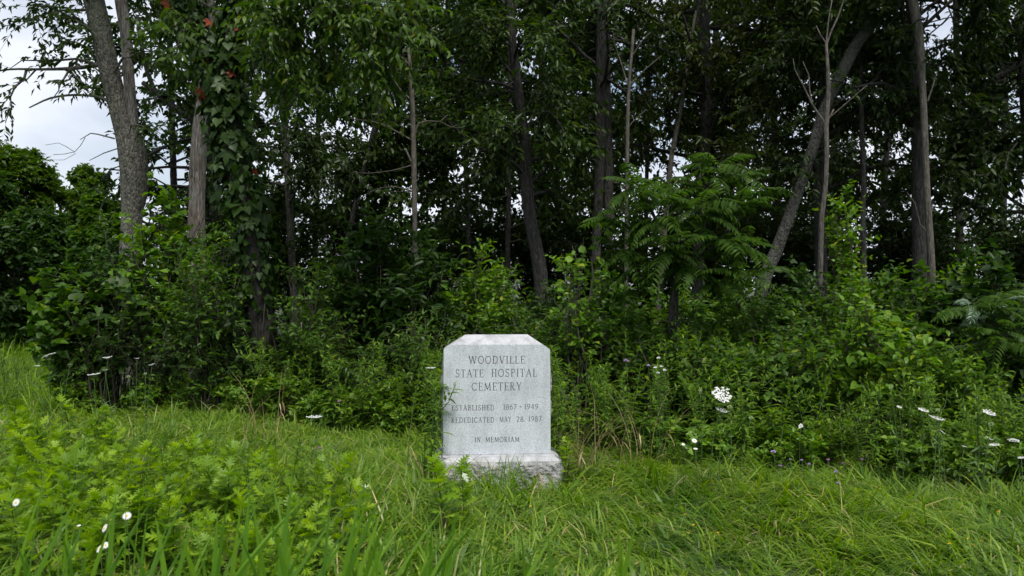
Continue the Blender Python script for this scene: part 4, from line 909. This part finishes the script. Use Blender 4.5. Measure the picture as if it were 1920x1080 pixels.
# ------------------------------------------------------------------ herbs: goldenrod bank and mugwort patch
def goldenrod_protos():
    out_ = []
    for v in range(5):
        rng = np.random.default_rng(600 + v); st, lv = Geo(), Geo(); n = 12; t = np.linspace(0, 1, n)
        path = np.stack([.10 * rng.normal() * t ** 2, .10 * rng.normal() * t ** 2, t], -1); tube(st, path, np.linspace(.006, .003, n), 5, cap=False)
        k = 62; f = np.sort(rng.uniform(.06, 1, k)) ** .85; i = np.minimum(n - 1, (f * (n - 1)).astype(int)); P = path[i].copy(); P[:, 2] = f
        az = np.arange(k) * 2.4 + rng.normal(0, .3, k); el = .1 + .95 * f ** 3 + rng.normal(0, .15, k)
        D = np.stack([np.cos(az), np.sin(az), el], -1); NN = np.stack([-np.cos(az) * .5, -np.sin(az) * .5, np.ones(k)], -1) + rng.normal(0, .2, (k, 3))
        X, Y, Z = frame(D, NN); LL = (.135 - .07 * f ** 2) * rng.uniform(.75, 1.2, k); stamp(lv, *LANCE, P, X, Y, Z, LL, LL * .23, LL)
        for b in range(rng.integers(0, 3)):
            h = rng.uniform(.5, .8); a = rng.uniform(0, 6); q = np.array([[0, 0, h], [.1 * math.cos(a), .1 * math.sin(a), h + .12], [.15 * math.cos(a), .15 * math.sin(a), h + .26]]); q[:, :2] += path[int(h * (n - 1)), :2]
            tube(st, q, [.004, .003, .002], 4, cap=False); kk = 14; ff = rng.uniform(0.1, 1, kk)[:, None]; PP = q[0] * (1 - ff) + q[2] * ff; DD = rand_dirs(rng, kk) + np.array([0, 0, .5]); X, Y, Z = frame(DD, rng.normal(0, .3, (kk, 3)) + np.array([0, 0, 1.])); stamp(lv, *LANCE, PP, X, Y, Z, .075, .018, .07)
        out_.append((st.mesh('stem', M['stem']), lv.mesh('foliage', M['goldenrod'])))
    return out_
def mugwort_protos():
    out_ = []
    for v in range(6):
        rng = np.random.default_rng(650 + v); st, lv = Geo(), Geo(); n = 10; t = np.linspace(0, 1, n)
        path = np.stack([.12 * rng.normal() * t ** 2, .12 * rng.normal() * t ** 2, t], -1); tube(st, path, np.linspace(.008, .004, n), 5, cap=False)
        k = 27; f = np.linspace(.12, 1, k) ** .72; i = np.minimum(n - 1, (f * (n - 1)).astype(int)); P = path[i].copy(); P[:, 2] = f
        az = np.arange(k) * 2.4 + rng.normal(0, .3, k); el = .15 + 1.1 * f ** 3 + rng.normal(0, .28, k)
        D = np.stack([np.cos(az), np.sin(az), el], -1); NN = np.stack([-np.cos(az) * .35, -np.sin(az) * .35, np.ones(k)], -1) + rng.normal(0, .25, (k, 3))
        X, Y, Z = frame(D, NN); LL = (.29 - .09 * f ** 2) * rng.uniform(.7, 1.2, k); stamp(lv, *LOBED, P, X, Y, Z, LL, LL * .98, LL)
        out_.append((st.mesh('stem', M['stem_dark']), lv.mesh('foliage', M['mugwort'])))
    return out_
def bushy_protos():
    out_ = []
    for v in range(5):
        rng = np.random.default_rng(680 + v); st, lv = Geo(), Geo(); S, D, Lw = [], [], []
        for b in range(7):
            a = rng.uniform(0, 6.28); e = rng.uniform(.1, .55); P = np.array([[0, 0, 0], [e * .35 * math.cos(a), e * .35 * math.sin(a), .35], [e * .8 * math.cos(a), e * .8 * math.sin(a), .7], [e * math.cos(a), e * math.sin(a), rng.uniform(.75, 1.0)]]) + rng.normal(0, .02, (4, 3)); P[0] = 0
            tube(st, P, [.008, .006, .005, .003], 4, cap=False); A, B, C = twigs_on(rng, P, 9, .12, .26, up=.2); S.append(A); D.append(B); Lw.append(C)
        twig_leaves(rng, lv, st, np.concatenate(S), np.concatenate(D), np.concatenate(Lw), 6, OV4 if v % 2 else HE6, .11, .55 if v % 2 else .8, .2, .003)
        out_.append((st.mesh('stem', M['stem_dark']), lv.mesh('foliage', M['goldenrod' if v < 3 else 'shrub_bright'])))
    return out_
GP, MP, BP = goldenrod_protos(), mugwort_protos(), bushy_protos()
def herb(protos, name, label, cat, group, x, y, h, rng, lean=.1):
    st, lv = protos[rng.integers(len(protos))]
    root = thing(name, label, cat, (x, y, float(ground_z(x, y)) - .01), group, rng.uniform(0, 6.28)); root.rotation_euler.x = rng.normal(0, lean * 1.4); root.rotation_euler.y = rng.normal(0, lean * 1.4)
    root.scale = (h * rng.uniform(.9, 1.25),) * 2 + (h,)
    link('stem', st, root); link('foliage', lv, root); return root
def edge_y(px):       # front edge of the herb bank
    return np.interp(px, [0, 250, 560, 800, 1040, 1200, 1400, 1650, 1850, 1950], [10.0, 9.9, 9.5, 8.5, 7.5, 7.35, 7.1, 6.75, 6.35, 6.2])
rng = np.random.default_rng(21)
nb_ = 0
for k in range(900):
    if nb_ >= 140: break
    px = rng.uniform(1045, 1945); Y = edge_y(px) + rng.uniform(0, 1) ** 1.3 * 1.7; hz = rng.uniform(.62, .92) * (1 - .0 * px)
    if px < 1090 and Y < 7.3: continue
    herb(GP, 'goldenrod', 'narrow-leaved goldenrod in the green bank right of the gravestone', 'weed', 'goldenrod bank on the right', gx(px, Y), Y, hz * (1.0 if Y < edge_y(px) + .8 else 1.25), rng); nb_ += 1
for k in range(95):
    px = rng.uniform(470, 1045); Y = max(edge_y(px), 7.6) + rng.uniform(0, 1) * 1.1
    herb(GP, 'goldenrod', 'narrow-leaved goldenrod in the shaded bank behind and left of the gravestone', 'weed', 'goldenrod bank behind the gravestone', gx(px, Y), Y, rng.uniform(.7, 1.05), rng)
for k in range(22):
    px = rng.uniform(130, 470); Y = edge_y(px) + rng.uniform(0, .5)
    herb(GP, 'goldenrod', 'short goldenrod at the dark foot of the left thicket', 'weed', 'goldenrod under the left thicket', gx(px, Y), Y, rng.uniform(.35, .6), rng)
for k in range(26):
    Y = rng.uniform(9.2, 13); px = rng.uniform(-30, 60)
    herb(GP, 'goldenrod', 'light green goldenrod in the open meadow left of the thicket', 'weed', 'goldenrod at the left meadow', gx(px, Y), Y, rng.uniform(.45, .8), rng)
for k in range(24):
    Y = rng.uniform(4.3, 7.5); px = rng.uniform(-30, 600)
    herb(GP, 'goldenrod', 'young goldenrod growing among the mugwort in the left foreground', 'weed', 'goldenrod in the mugwort patch', gx(px, Y), Y, rng.uniform(.35, .62), rng, .15)
for k in range(62):
    px = rng.uniform(1060, 1940); Y = edge_y(px) + rng.uniform(-.12, .75)
    if px < 1130: Y += .25
    herb(BP, 'bushy_weed', 'low bushy weed filling the foot of the green bank right of the gravestone', 'weed', 'bushy weeds at the foot of the right bank', gx(px, Y), Y, rng.uniform(.24, .48), rng)
for k in range(45):
    px = rng.uniform(120, 790); Y = edge_y(px) + rng.uniform(-.05, .6)
    herb(BP, 'bushy_weed', 'low bushy weed at the shaded foot of the thicket left of the gravestone', 'weed', 'bushy weeds at the foot of the left thicket', gx(px, Y), Y, rng.uniform(.28, .6), rng)
nm = 0
while nm < 210:
    Y = rng.uniform(4.1, 8.2); px = rng.uniform(-60, 700)
    if px > np.interp(Y, [4, 4.8, 5.5, 6.5, 7.2, 8.3], [690, 660, 640, 500, 260, 200]): continue
    if Y > 6.2 and px > 230 and rng.random() < .75: continue
    h = np.interp(px, [0, 300, 700], [.39, .37, .32]) * rng.uniform(.65, 1.25) * np.interp(Y, [4.1, 5, 8], [.85, 1, 1.05])
    herb(MP, 'mugwort', 'bright green mugwort with lobed leaves in the left foreground patch', 'weed', 'mugwort patch on the left', gx(px, Y), Y, h, rng, .17); nm += 1
for px, Y, h, lb in ((835, 5.05, .50, 'lone mugwort standing in the grass before the gravestone'), (872, 5.2, .44, 'mugwort with a drooping white leaf before the gravestone base'), (1062, 6.45, .38, 'low leafy weed beside the right corner of the granite base')):
    r_ = herb(MP, 'mugwort', lb, 'weed', None, gx(px, Y), Y, h, rng, .03)
    if 'white leaf' in lb:
        m = leaf_piece('pale_leaf', LOBED, 'mugwort_pale', 1, .6)
        for a in (0, .5):
            o = link('pale_leaf', m, r_); o.location = (0, -.05, .95); o.rotation_euler = (.3, .9 + a * .4, -.9 + a); o.scale = (.19,) * 3; o['label'] = 'leaf turned to its white underside'
for px, Y, h, lb in ((803, 6.38, 1.06, 'tall leafy weed growing against the left edge of the gravestone'), (812, 6.40, .86, 'leafy weed second from the gravestone left edge'), (796, 6.6, .85, 'leafy weed close behind the gravestone left edge'), (815, 6.7, .60, 'short leafy weed hidden low at the gravestone left edge'), (1050, 6.7, .80, 'leafy weed rising at the right edge of the gravestone'), (1066, 6.85, .7, 'leafy weed among dry stalks right of the gravestone')):
    herb(GP, 'leafy_weed', lb, 'weed', None, gx(px, Y), Y, h, rng, .05)
r_ = herb(MP, 'mugwort', 'mugwort topped with a silvery rosette in the centre foreground', 'weed', None, gx(680, 4.7), 4.7, .42, rng, .03)
m = leaf_piece('pale_leaf', LANCE, 'mugwort_pale', 1, .22)
for a in range(7):
    o = link('pale_leaf', m, r_); o.location = (0, 0, 1.0); o.rotation_euler = (0, -.9, a * .9); o.scale = (.11,) * 3

# ------------------------------------------------------------------ grass
def grass_field(seed, n, x0f, x1f, y0, y1, hmu, width, name, label, mat, bend=.55, clear_stone=True, hfun=None, dens=None, lean_amp=.5):
    rng = np.random.default_rng(seed)
    y = np.sqrt(rng.uniform(y0 ** 2, y1 ** 2, n)) if x1f is not None else rng.uniform(y0, y1, n)
    x = rng.uniform(x0f, x1f, n) * y
    k = np.ones(n, bool)
    if clear_stone: k &= ~((abs(x + .123) < .54) & (y > 6.36) & (y < 6.95))
    if dens is not None: k &= rng.random(n) < dens(x, y)
    x, y = x[k], y[k]; n = len(x)
    # clump field: each blade leans with its tuft
    nt_ = max(30, n // 45); j = rng.integers(0, nt_, n); tx = x[rng.integers(0, n, nt_)]; 
    cellx, celly = np.floor(x / .16), np.floor(y / .16); hsh = np.sin(cellx * 127.1 + celly * 311.7) * 43758.5453; hsh = hsh - np.floor(hsh)
    hs2 = np.sin(cellx * 269.5 + celly * 183.3) * 24634.63; hs2 = hs2 - np.floor(hs2)
    az = 2 * math.pi * hsh * .55 + 1.8 * np.sin(.8 * x + .5) + 1.4 * np.sin(1.1 * y + .7 * x) + rng.normal(0, .7, n)
    h = hmu * (.6 + .75 * hs2) * rng.uniform(.55, 1.25, n)
    h *= .8 + .35 * np.sin(1.3 * x + .9 * y) * np.sin(.7 * y - 1.1 * x)
    if hfun is not None: h *= hfun(x, y)
    h = np.maximum(h, .05)
    Ld = np.stack([np.cos(az), np.sin(az), 0 * az], -1); tilt = np.abs(rng.normal(lean_amp, .3, n))[:, None]
    up = unit(np.array([0, 0, 1.]) + Ld * tilt); Zd = unit(Ld - (Ld * up).sum(-1, keepdims=True) * up - np.array([0, 0, .35])); fa = rng.uniform(0, 6.28, n)
    Yd = unit(np.cross(Zd, up) + .5 * Zd * rng.normal(0, .6, (n, 1)))
    g = Geo(); stamp(g, *BLADE, np.stack([x, y, ground_z(x, y) - .01], -1), up, Yd, Zd, h, width * rng.uniform(.6, 1.35, n), h * bend * rng.uniform(.2, 1.5, n))
    o = link(name, g.mesh(name, M[mat])); tag(o, label, None, kind='stuff'); return o
def front(x, y): return np.where(y < edge_y(960 + F * x / y) + .45, 1.0, .12)
def lawn_h(x, y):
    px = 960 + F * x / y
    return np.interp(px, [0, 600, 900, 1300, 1900], [1.05, 1.0, .92, 1.0, 1.05]) * np.where((abs(x + .1) < .7) & (y > 5.85) & (y < 6.45), np.where(x < -.2, 1.2, 1.15), 1)
grass_field(31, 140000, -.74, .74, 2.9, 11.2, .34, .0095, 'grass', 'rough green meadow grass around the gravestone', 'grass', dens=front, hfun=lawn_h, lean_amp=.85, bend=.9)
grass_field(32, 26000, -.80, -.52, 9.5, 40, .55, .014, 'meadow_grass', 'bright sunlit meadow grass beyond the left thicket', 'grass_bright', clear_stone=False, lean_amp=.3)
grass_field(33, 12000, -.72, .74, 3.6, 10.4, .28, .024, 'ground_cover', 'low broad leaves among the grass', 'goldenrod', dens=front, lean_amp=.9, bend=.35)

# tall blades close to the camera, one tuft each
def tall_tuft(seed, px, Y, n, hmu, label, lean=0.0, wd=.02):
    rng = np.random.default_rng(seed); base = np.array([gx(px, Y), Y, 0.]); root = thing('tall_grass_tuft', label, 'grass tuft', base, 'tall grass tufts nearest the camera')
    for k in range(n):
        az = rng.uniform(0, 6.28); d = np.array([math.cos(az), math.sin(az) * .5, 0]); h = hmu * rng.uniform(.86, 1.05); b = h * rng.uniform(.05, .35)
        t = np.linspace(0, 1, 9); off = rng.normal(0, .06, 2)
        c = np.stack([off[0] + (d[0] * b + lean * h) * t ** 2, off[1] + d[1] * b * t ** 2, h * (t - .12 * (b / h) * t ** 3) - .02], -1)
        w_ = wd * rng.uniform(.6, 1.2) * np.clip(1.3 * (1 - t ** 4), 0, 1) * .5; fa = rng.uniform(-.9, .9); wv = np.array([math.cos(fa), math.sin(fa), 0])
        fold = np.array([-wv[1], wv[0], 0]) * .25
        Lf, Rt, Md = c + wv * w_[:, None] + fold * w_[:, None], c - wv * w_[:, None] + fold * w_[:, None], c
        g = Geo(); i = np.arange(8); g.add(np.vstack([Lf, Md, Rt]), [np.stack([i, i + 9, i + 10, i + 1], -1), np.stack([i + 9, i + 18, i + 19, i + 10], -1)])
        link('blade', g.mesh('blade', M['reed']), root)
tufts = [(35, 2.5, 12, 930, 'at the lower left corner', .05), (150, 2.5, 12, 960, 'in front of the white daisies', .08), (240, 2.3, 12, 920, 'rising right of the daisies', .16), (330, 2.4, 12, 975, 'between the daisies and the tallest tuft', .1), (430, 2.3, 14, 925, 'left of the tallest tuft', .1), (580, 2.1, 12, 870, 'tallest, with wide blades before the mugwort patch', .02), (640, 2.3, 11, 930, 'with one blade leaning far right', .22), (735, 2.6, 10, 985, 'right of the tallest tuft', .05), (820, 2.8, 16, 975, 'below the lone mugwort', .06), (1035, 2.7, 4, 965, 'thin, below the granite base', .05), (-15, 2.2, 8, 800, 'cut by the left picture edge', .06), (500, 2.5, 12, 945, 'just left of the tallest blades', -.03), (90, 2.3, 10, 980, 'second from the left corner', -.05), (930, 3.0, 8, 1020, 'short, under the gravestone', .12), (1180, 3.0, 6, 1010, 'short, in the right foreground', -.1), (700, 2.5, 10, 1000, 'left of the lone mugwort tuft', -.12)]
for i, (px, Y, n, tp, lb, ln) in enumerate(tufts): tall_tuft(700 + i, px, Y, max(3, int(n * .8)), EYE - (tp - 35 - 540) / F * Y, 'tuft of tall grass ' + lb, ln)

# dry stalks and grass beside and before the stone
def dry_clump(seed, px, Y, n, hmu, label, lean=.3, spread=.12):
    rng = np.random.default_rng(seed); base = np.array([gx(px, Y), Y, 0.]); root = thing('dry_grass_clump', label, 'dry grass', base); g = Geo()
    for k in range(n):
        az = rng.uniform(0, 6.28); h = hmu * rng.uniform(.5, 1.1); b = h * rng.uniform(.1, .8); t = np.linspace(0, 1, 7)
        c = np.stack([rng.normal(0, spread) + (math.cos(az) * b + lean * h) * t ** 1.8, rng.normal(0, spread * .6) + math.sin(az) * b * .5 * t ** 1.8, h * (t - .45 * (b / h) * t ** 2.4)], -1)
        tube(g, c, np.linspace(.0035, .0012, 7), 3, cap=False)
        if rng.random() < .5:
            P = c[3][None]; X, Y_, Z = frame(np.array([[math.cos(az), math.sin(az), -.6]]), np.array([[0, 0, 1.]])); stamp(g, *LANCE, P, X, Y_, Z, .16, .012, .16)
    link('stalks', g.mesh('stalks', M['dry'], False), root)
dry_clump(1, 1095, 6.75, 26, .75, 'clump of tan dry grass stalks right of the gravestone', .15, .16)
dry_clump(2, 1190, 7.1, 14, .85, 'thin tan dry stalks before the goldenrod bank', .1, .2)
dry_clump(3, 790, 6.2, 5, .40, 'few dry stems lying against the left base corner', .4)
dry_clump(4, 870, 6.2, 6, .42, 'dark dry stems rising before the stone lower left', .25, .07)
dry_clump(5, 1000, 6.15, 4, .34, 'faded grass stems before the base on the right', -.2, .1)
dry_clump(6, 480, 8.3, 12, .8, 'dry upright stalks before the vine-clad trunk', .02, .15)
tall_tuft(740, 965, 6.05, 9, .36, 'short green tuft of grass touching the granite base front', .1, .007)
tall_tuft(741, 920, 6.1, 8, .32, 'short green tuft of grass before the granite base centre', -.1, .007)
def seed_head():
    Y = 6.3; base = np.array([gx(760, Y), Y, 0.]); root = thing('grass_seed_head', 'long pale green grass seed head leaning right, left of the gravestone', 'grass stalk', base)
    g = Geo(); top = at(808, 625, Y) - base; p = smooth_path(np.array([[0, 0, 0], [top[0] * .25, 0, top[2] * .45], [top[0] * .62, 0, top[2] * .78], top]), .05); tube(g, p, np.linspace(.004, .003, len(p)), 5); link('stem', g.mesh('stem', M['stem']), root)
    rng = np.random.default_rng(4); h = Geo(); n = 170; f = rng.uniform(.5, 1, n); i = np.minimum(len(p) - 1, (f * (len(p) - 1)).astype(int)); D = rand_dirs(rng, n) * .6 + unit(np.gradient(p, axis=0))[i]; X, Yy, Z = frame(D, rand_dirs(rng, n)); stamp(h, *DIAMOND, p[i], X, Yy, Z, .042, .016, .03)
    link('seeds', h.mesh('seeds', M['goldenrod']), root)
seed_head()

# ------------------------------------------------------------------ flowers
def umbel_mesh(seed, sz=1.0, cup=.10):
    rng = np.random.default_rng(seed); g = Geo(); n = 130; r = np.sqrt(rng.random(n)) * .5; a = rng.uniform(0, 6.28, n); k = rng.integers(0, 20, n)
    # florets gathered in small heads
    hc = np.stack([np.sqrt((np.arange(26) + .5) / 26) * .45 * np.cos(np.arange(26) * 2.4), np.sqrt((np.arange(26) + .5) / 26) * .45 * np.sin(np.arange(26) * 2.4)], -1)
    j = rng.integers(0, 26, 240); P = np.c_[hc[j] + rng.normal(0, .035, (240, 2)), np.zeros(240)]; P[:, 2] = cup * (P[:, 0] ** 2 + P[:, 1] ** 2) * 2 + rng.normal(0, .008, 240)
    D = np.c_[rng.normal(0, 1, (240, 2)), rng.normal(0, .15, 240)]; NN = np.c_[rng.normal(0, .25, (240, 2)), np.ones(240)]; X, Y, Z = frame(D, NN)
    tv = np.array([[-.5, 0, 0], [0, -.5, .1], [.5, 0, 0], [0, .5, .1]]); stamp(g, tv, [np.array([[0, 1, 2, 3]])], P, X, Y, Z, .078, .078, .078)
    return g.mesh('flower_head', M['white'], False)
def rays_mesh():
    g = Geo()
    for k in range(16):
        a = k * 2.4; r = .42 * math.sqrt((k + .5) / 16); tube(g, np.array([[0, 0, -.26], [r * .55 * math.cos(a), r * .55 * math.sin(a), -.12], [r * math.cos(a), r * math.sin(a), -.005]]), .009, 3, cap=False)
    return g.mesh('ray', M['stem'])
UM = [umbel_mesh(1), umbel_mesh(2, cup=.25), umbel_mesh(3, cup=-.2)]; RAY = rays_mesh()
def bud_mesh():
    g = Geo(); rng = np.random.default_rng(9)
    P = rand_dirs(rng, 60) * .4; P[:, 2] = P[:, 2] * .7; D = unit(P) + np.array([0, 0, .6]); X, Y, Z = frame(D, rand_dirs(rng, 60)); stamp(g, *DIAMOND, P * .6, X, Y, Z, .4, .14, .2); return g.mesh('bud', M['bud'], False)
BUD = bud_mesh()
def lace(px, py, Y, dia, label, tiltx=0., tilty=0., kind=0, bud=False, foot=None):
    rng = np.random.default_rng(int(px * 7 + py)); top = at(px, py, Y); bx = top[0] + rng.normal(0, .06) if foot is None else gx(foot, Y)
    base = np.array([bx, Y + rng.normal(0, .04), 0.]); root = thing('wild_carrot_bud' if bud else 'wild_carrot', label, 'flower', base, 'wild carrot flowers')
    t = top - base; g = Geo(); p = smooth_path(np.array([[0, 0, -.02], [t[0] * .2, t[1] * .3, t[2] * .5], [t[0], t[1], t[2] - dia * .24]]), .06); tube(g, p, np.linspace(.0032, .0022, len(p)), 5)
    rngl = np.random.default_rng(int(px)); n = 6; f = rngl.uniform(.2, .7, n); i = (f * (len(p) - 1)).astype(int); D = rand_dirs(rngl, n) * .7 + np.array([0, 0, .4]); X, Yy, Z = frame(D, rand_dirs(rngl, n)); stamp(g, *LANCE, p[i], X, Yy, Z, .09, .012, .09)
    link('stem', g.mesh('stem', M['stem']), root)
    o = link('flower_head', BUD if bud else UM[kind], root); o.location = t; o.scale = (dia,) * 3; o.rotation_euler = (tiltx, tilty, rng.uniform(0, 6) if tiltx == 0 else 0)
    if not bud: q = link('rays', RAY, o)
LC = [(92, 664, 7.6, .115, 'large tilted white wild carrot at the far left', .05, -.35, 2), (202, 671, 7.6, .075, 'white wild carrot on a long stem left of the small-leaved bush', .1, -.1, 1), (177, 702, 7.3, .10, 'wide flat white wild carrot below the long-stemmed one', .05, -.12, 0),
      (70, 686, 7.9, .045, 'small white wild carrot under the large tilted one', .1, 0, 0), (131, 683, 8.0, .03, 'tiny white wild carrot right of the large tilted one', 0, 0, 0), (197, 694, 7.4, .04, 'small cream wild carrot just above the wide flat one', 0, .1, 1), (257, 672, 7.9, .045, 'thin edge-on wild carrot before the small-leaved bush', 0, 0, 0), (285, 684, 7.9, .055, 'small white wild carrot at the right of the left group', .1, -.3, 1),
      (590, 782, 6.3, .11, 'single flat white wild carrot standing in the grass left of the gravestone', .02, 0, 0), (808, 690, 6.4, .075, 'flat white wild carrot touching the left edge of the gravestone', .02, 0, 0),
      (1353, 740, 6.0, .145, 'largest white wild carrot, its round head facing the camera', .75, .35, 0), (1353, 771, 6.05, .09, 'cupped white wild carrot just under the largest one', .15, .25, 1), (1731, 769, 6.1, .08, 'flat white wild carrot, upper of the right pair', .25, .2, 0), (1757, 786, 6.0, .105, 'wide white wild carrot, lower of the right pair', .1, .2, 1),
      (1686, 763, 6.2, .04, 'small white wild carrot left of the right pair', .4, .2, 0), (1854, 774, 6.0, .095, 'bright white wild carrot high near the right edge', .35, .2, 0), (1767, 810, 6.1, .05, 'little tilted wild carrot under the right pair', .3, .7, 0), (1864, 834, 5.9, .07, 'flat white wild carrot low near the right edge', .05, -.1, 0), (1855, 823, 6.0, .055, 'cupped cream wild carrot just above the low flat one', .1, .4, 1), (1901, 824, 5.9, .075, 'domed white wild carrot at the right edge', .15, 0, 2), (1915, 858, 5.8, .05, 'half cut white wild carrot at the right edge', .05, -.2, 0), (1808, 837, 6.1, .035, 'tiny cream wild carrot left of the low flat one', .1, .2, 0)]
for a in LC: lace(a[0], a[1], a[2], a[3] * 1.15, a[4], a[5], a[6], a[7])
for px, py, Y, d, lb in ((1313, 733, 6.2, .03, 'green wild carrot bud left of the largest flower'), (1368, 763, 6.1, .032, 'green wild carrot bud between the two central right flowers'), (1758, 769, 6.1, .032, 'round green wild carrot bud beside the right pair'), (1858, 795, 6.0, .035, 'round green wild carrot bud below the bright right flower'), (1670, 725, 6.4, .035, 'green wild carrot bud above the right group'), (241, 706, 7.5, .03, 'pale wild carrot bud right of the wide flat flower'), (273, 701, 7.6, .028, 'pale wild carrot bud at the right of the left group'), (1408, 784, 6.2, .03, 'nodding wild carrot bud right of the cupped flower')):
    lace(px, py, Y, d, lb, bud=True)

def daisy_parts():
    p, c = Geo(), Geo(); n = 15
    for k in range(n):
        a = k * 2 * math.pi / n; X = np.array([[math.cos(a), math.sin(a), 0]]); X, Y, Z = frame(X, np.array([[0, 0, 1.]])); stamp(p, *LANCE, np.array([[.1 * math.cos(a), .1 * math.sin(a), 0]]), X, Y, Z, .42, .16, .2)
    th = np.linspace(0, 2 * math.pi, 9)[:-1]; v = [[.14 * math.cos(a), .14 * math.sin(a), .0] for a in th] + [[.09 * math.cos(a), .09 * math.sin(a), .06] for a in th] + [[0, 0, .075]]
    i = np.arange(8); j = (i + 1) % 8; c.add(v, [np.stack([i, j, j + 8, i + 8], -1), np.stack([i + 8, j + 8, np.full(8, 16)], -1)])
    return p.mesh('petals', M['white']), c.mesh('centre', M['yellow'])
DP, DC = daisy_parts()
def daisy(px, py, Y, dia, label, tx, ty):
    top = at(px, py, Y); base = np.array([top[0] + .02, Y, 0.]); root = thing('daisy', label, 'flower', base, 'white daisies'); t = top - base
    g = Geo(); p = smooth_path(np.array([[0, 0, 0], [t[0] * .3, 0, t[2] * .5], t]), .05); tube(g, p, .0018, 4); link('stem', g.mesh('stem', M['stem']), root)
    for nm_, me in (('petals', DP), ('centre', DC)): o = link(nm_, me, root); o.location = t; o.scale = (dia,) * 3; o.rotation_euler = (tx, ty, 0)
for a in ((238, 967, 3.9, .045, 'white daisy facing up, topmost of the lower left daisies', .8, .2), (196, 990, 3.8, .045, 'white daisy tilted away, below the topmost one', .7, -.9), (188, 1028, 3.7, .048, 'white daisy tilted left, lowest of the group', .6, -.6), (198, 1022, 3.75, .035, 'small white daisy touching the lowest one', .9, .2),
          (148, 985, 3.9, .022, 'white daisy bud left of the daisy group', .2, 0), (30, 942, 4.2, .045, 'white daisy near the left picture edge', 1.1, -.3), (1302, 826, 6.0, .045, 'white daisy below the largest wild carrot', .7, .1), (1304, 841, 5.95, .038, 'flat white daisy just under the other right daisy', .2, 0), (1281, 833, 6.0, .03, 'small white daisy left of the two right daisies', .5, 0)): daisy(*a)

def tuft_flower(px, py, Y, dia, label, name, cat, mat, group, n=26):
    rng = np.random.default_rng(int(px * 3 + py)); top = at(px, py, Y); base = np.array([top[0], Y, 0.]); root = thing(name, label, cat, base, group); t = top - base
    g = Geo(); tube(g, smooth_path(np.array([[0, 0, 0], [.02, 0, t[2] * .6], t]), .06), .0016, 4); link('stem', g.mesh('stem', M['stem']), root)
    h = Geo(); D = rand_dirs(rng, n); D[:, 2] = abs(D[:, 2]) * .8 + .1; X, Yy, Z = frame(D, rand_dirs(rng, n)); stamp(h, *DIAMOND, t + D * dia * .12, X, Yy, Z, dia * .5, dia * .28, dia * .3); link('flower_head', h.mesh('flower_head', M[mat]), root)
for px, py, d, lb in ((1450, 848, .035, 'two-part lilac vetch head, highest of the right grass'), (1463, 874, .024, 'lilac vetch head just under the highest one'), (1568, 886, .03, 'lilac vetch head in the right grass, brightest'), (1571, 906, .022, 'small lilac vetch head under the brightest one'), (1482, 862, .018, 'faint lilac vetch head between the left vetch heads'), (1517, 871, .022, 'pale lilac vetch head midway in the right grass'), (1503, 863, .018, 'pale small vetch head left of the midway one'), (1174, 677, .04, 'lilac flower head above the goldenrod right of the gravestone'), (1216, 686, .03, 'small lilac flower head right of the upper lilac one')):
    tuft_flower(px, py, 6.9 if py < 700 else 5.6, d, lb, 'vetch', 'flower', 'lilac', 'lilac vetch flowers')
for px, py, Y, d, lb in ((1553, 863, 5.7, .026, 'pink clover head near the foot of the right bank'), (1580, 870, 5.7, .022, 'dim pink clover head right of the other'), (1615, 862, 5.8, .024, 'pink clover head farthest right'), (600, 841, 5.3, .026, 'pink clover head in the grass under the single wild carrot'), (636, 753, 7.0, .028, 'pink clover head left of the gravestone')): tuft_flower(px, py, Y, d, lb, 'clover', 'flower', 'clover', 'pink clover heads')
rng = np.random.default_rng(8)
for px, py in ((1235, 672), (1240, 688), (1233, 700), (1246, 695), (1229, 690)): tuft_flower(px, py, 7.0, .035, 'small white aster in the spray right of the gravestone', 'aster', 'flower', 'white', 'white aster spray', 16)
for px, py in ((1284, 965), (1300, 985), (1290, 1000), (1345, 1000), (1872, 960), (1816, 1010), (1824, 1022), (1780, 1020), (1840, 1015), (1405, 1073), (857, 1043), (995, 950)): tuft_flower(px, py, 4.6 if py > 980 else 4.9, .018, 'tiny yellow flower low in the grass', 'yellow_flower', 'flower', 'yellow', 'tiny yellow flowers', 14)
def pale_bloom():
    Y = 6.6; t = at(1502, 798, Y); base = np.array([t[0], Y, 0.]); root = thing('white_bloom', 'single white triangular bloom among the leaves of the right bank', 'flower', base); t = t - base
    g = Geo(); tube(g, np.array([[0, .04, .1], [0, .03, t[2] * .7], t]), .002, 4); link('stem', g.mesh('stem', M['stem']), root)
    h = Geo(); X, Yy, Z = frame(np.array([[.5, .1, 1], [.75, .2, .75]]), np.array([[.2, -1, .2], [.3, -1, .5]])); stamp(h, np.array([[0, 0, 0], [.75, -.55, .05], [1, .1, 0], [.5, .5, .06]]), [np.array([[0, 1, 2], [0, 2, 3]])], np.array([t - [.02, 0, .025]] * 2), X, Yy, Z, .05, .03, .05); link('petal', h.mesh('petal', M['white']), root)
pale_bloom()
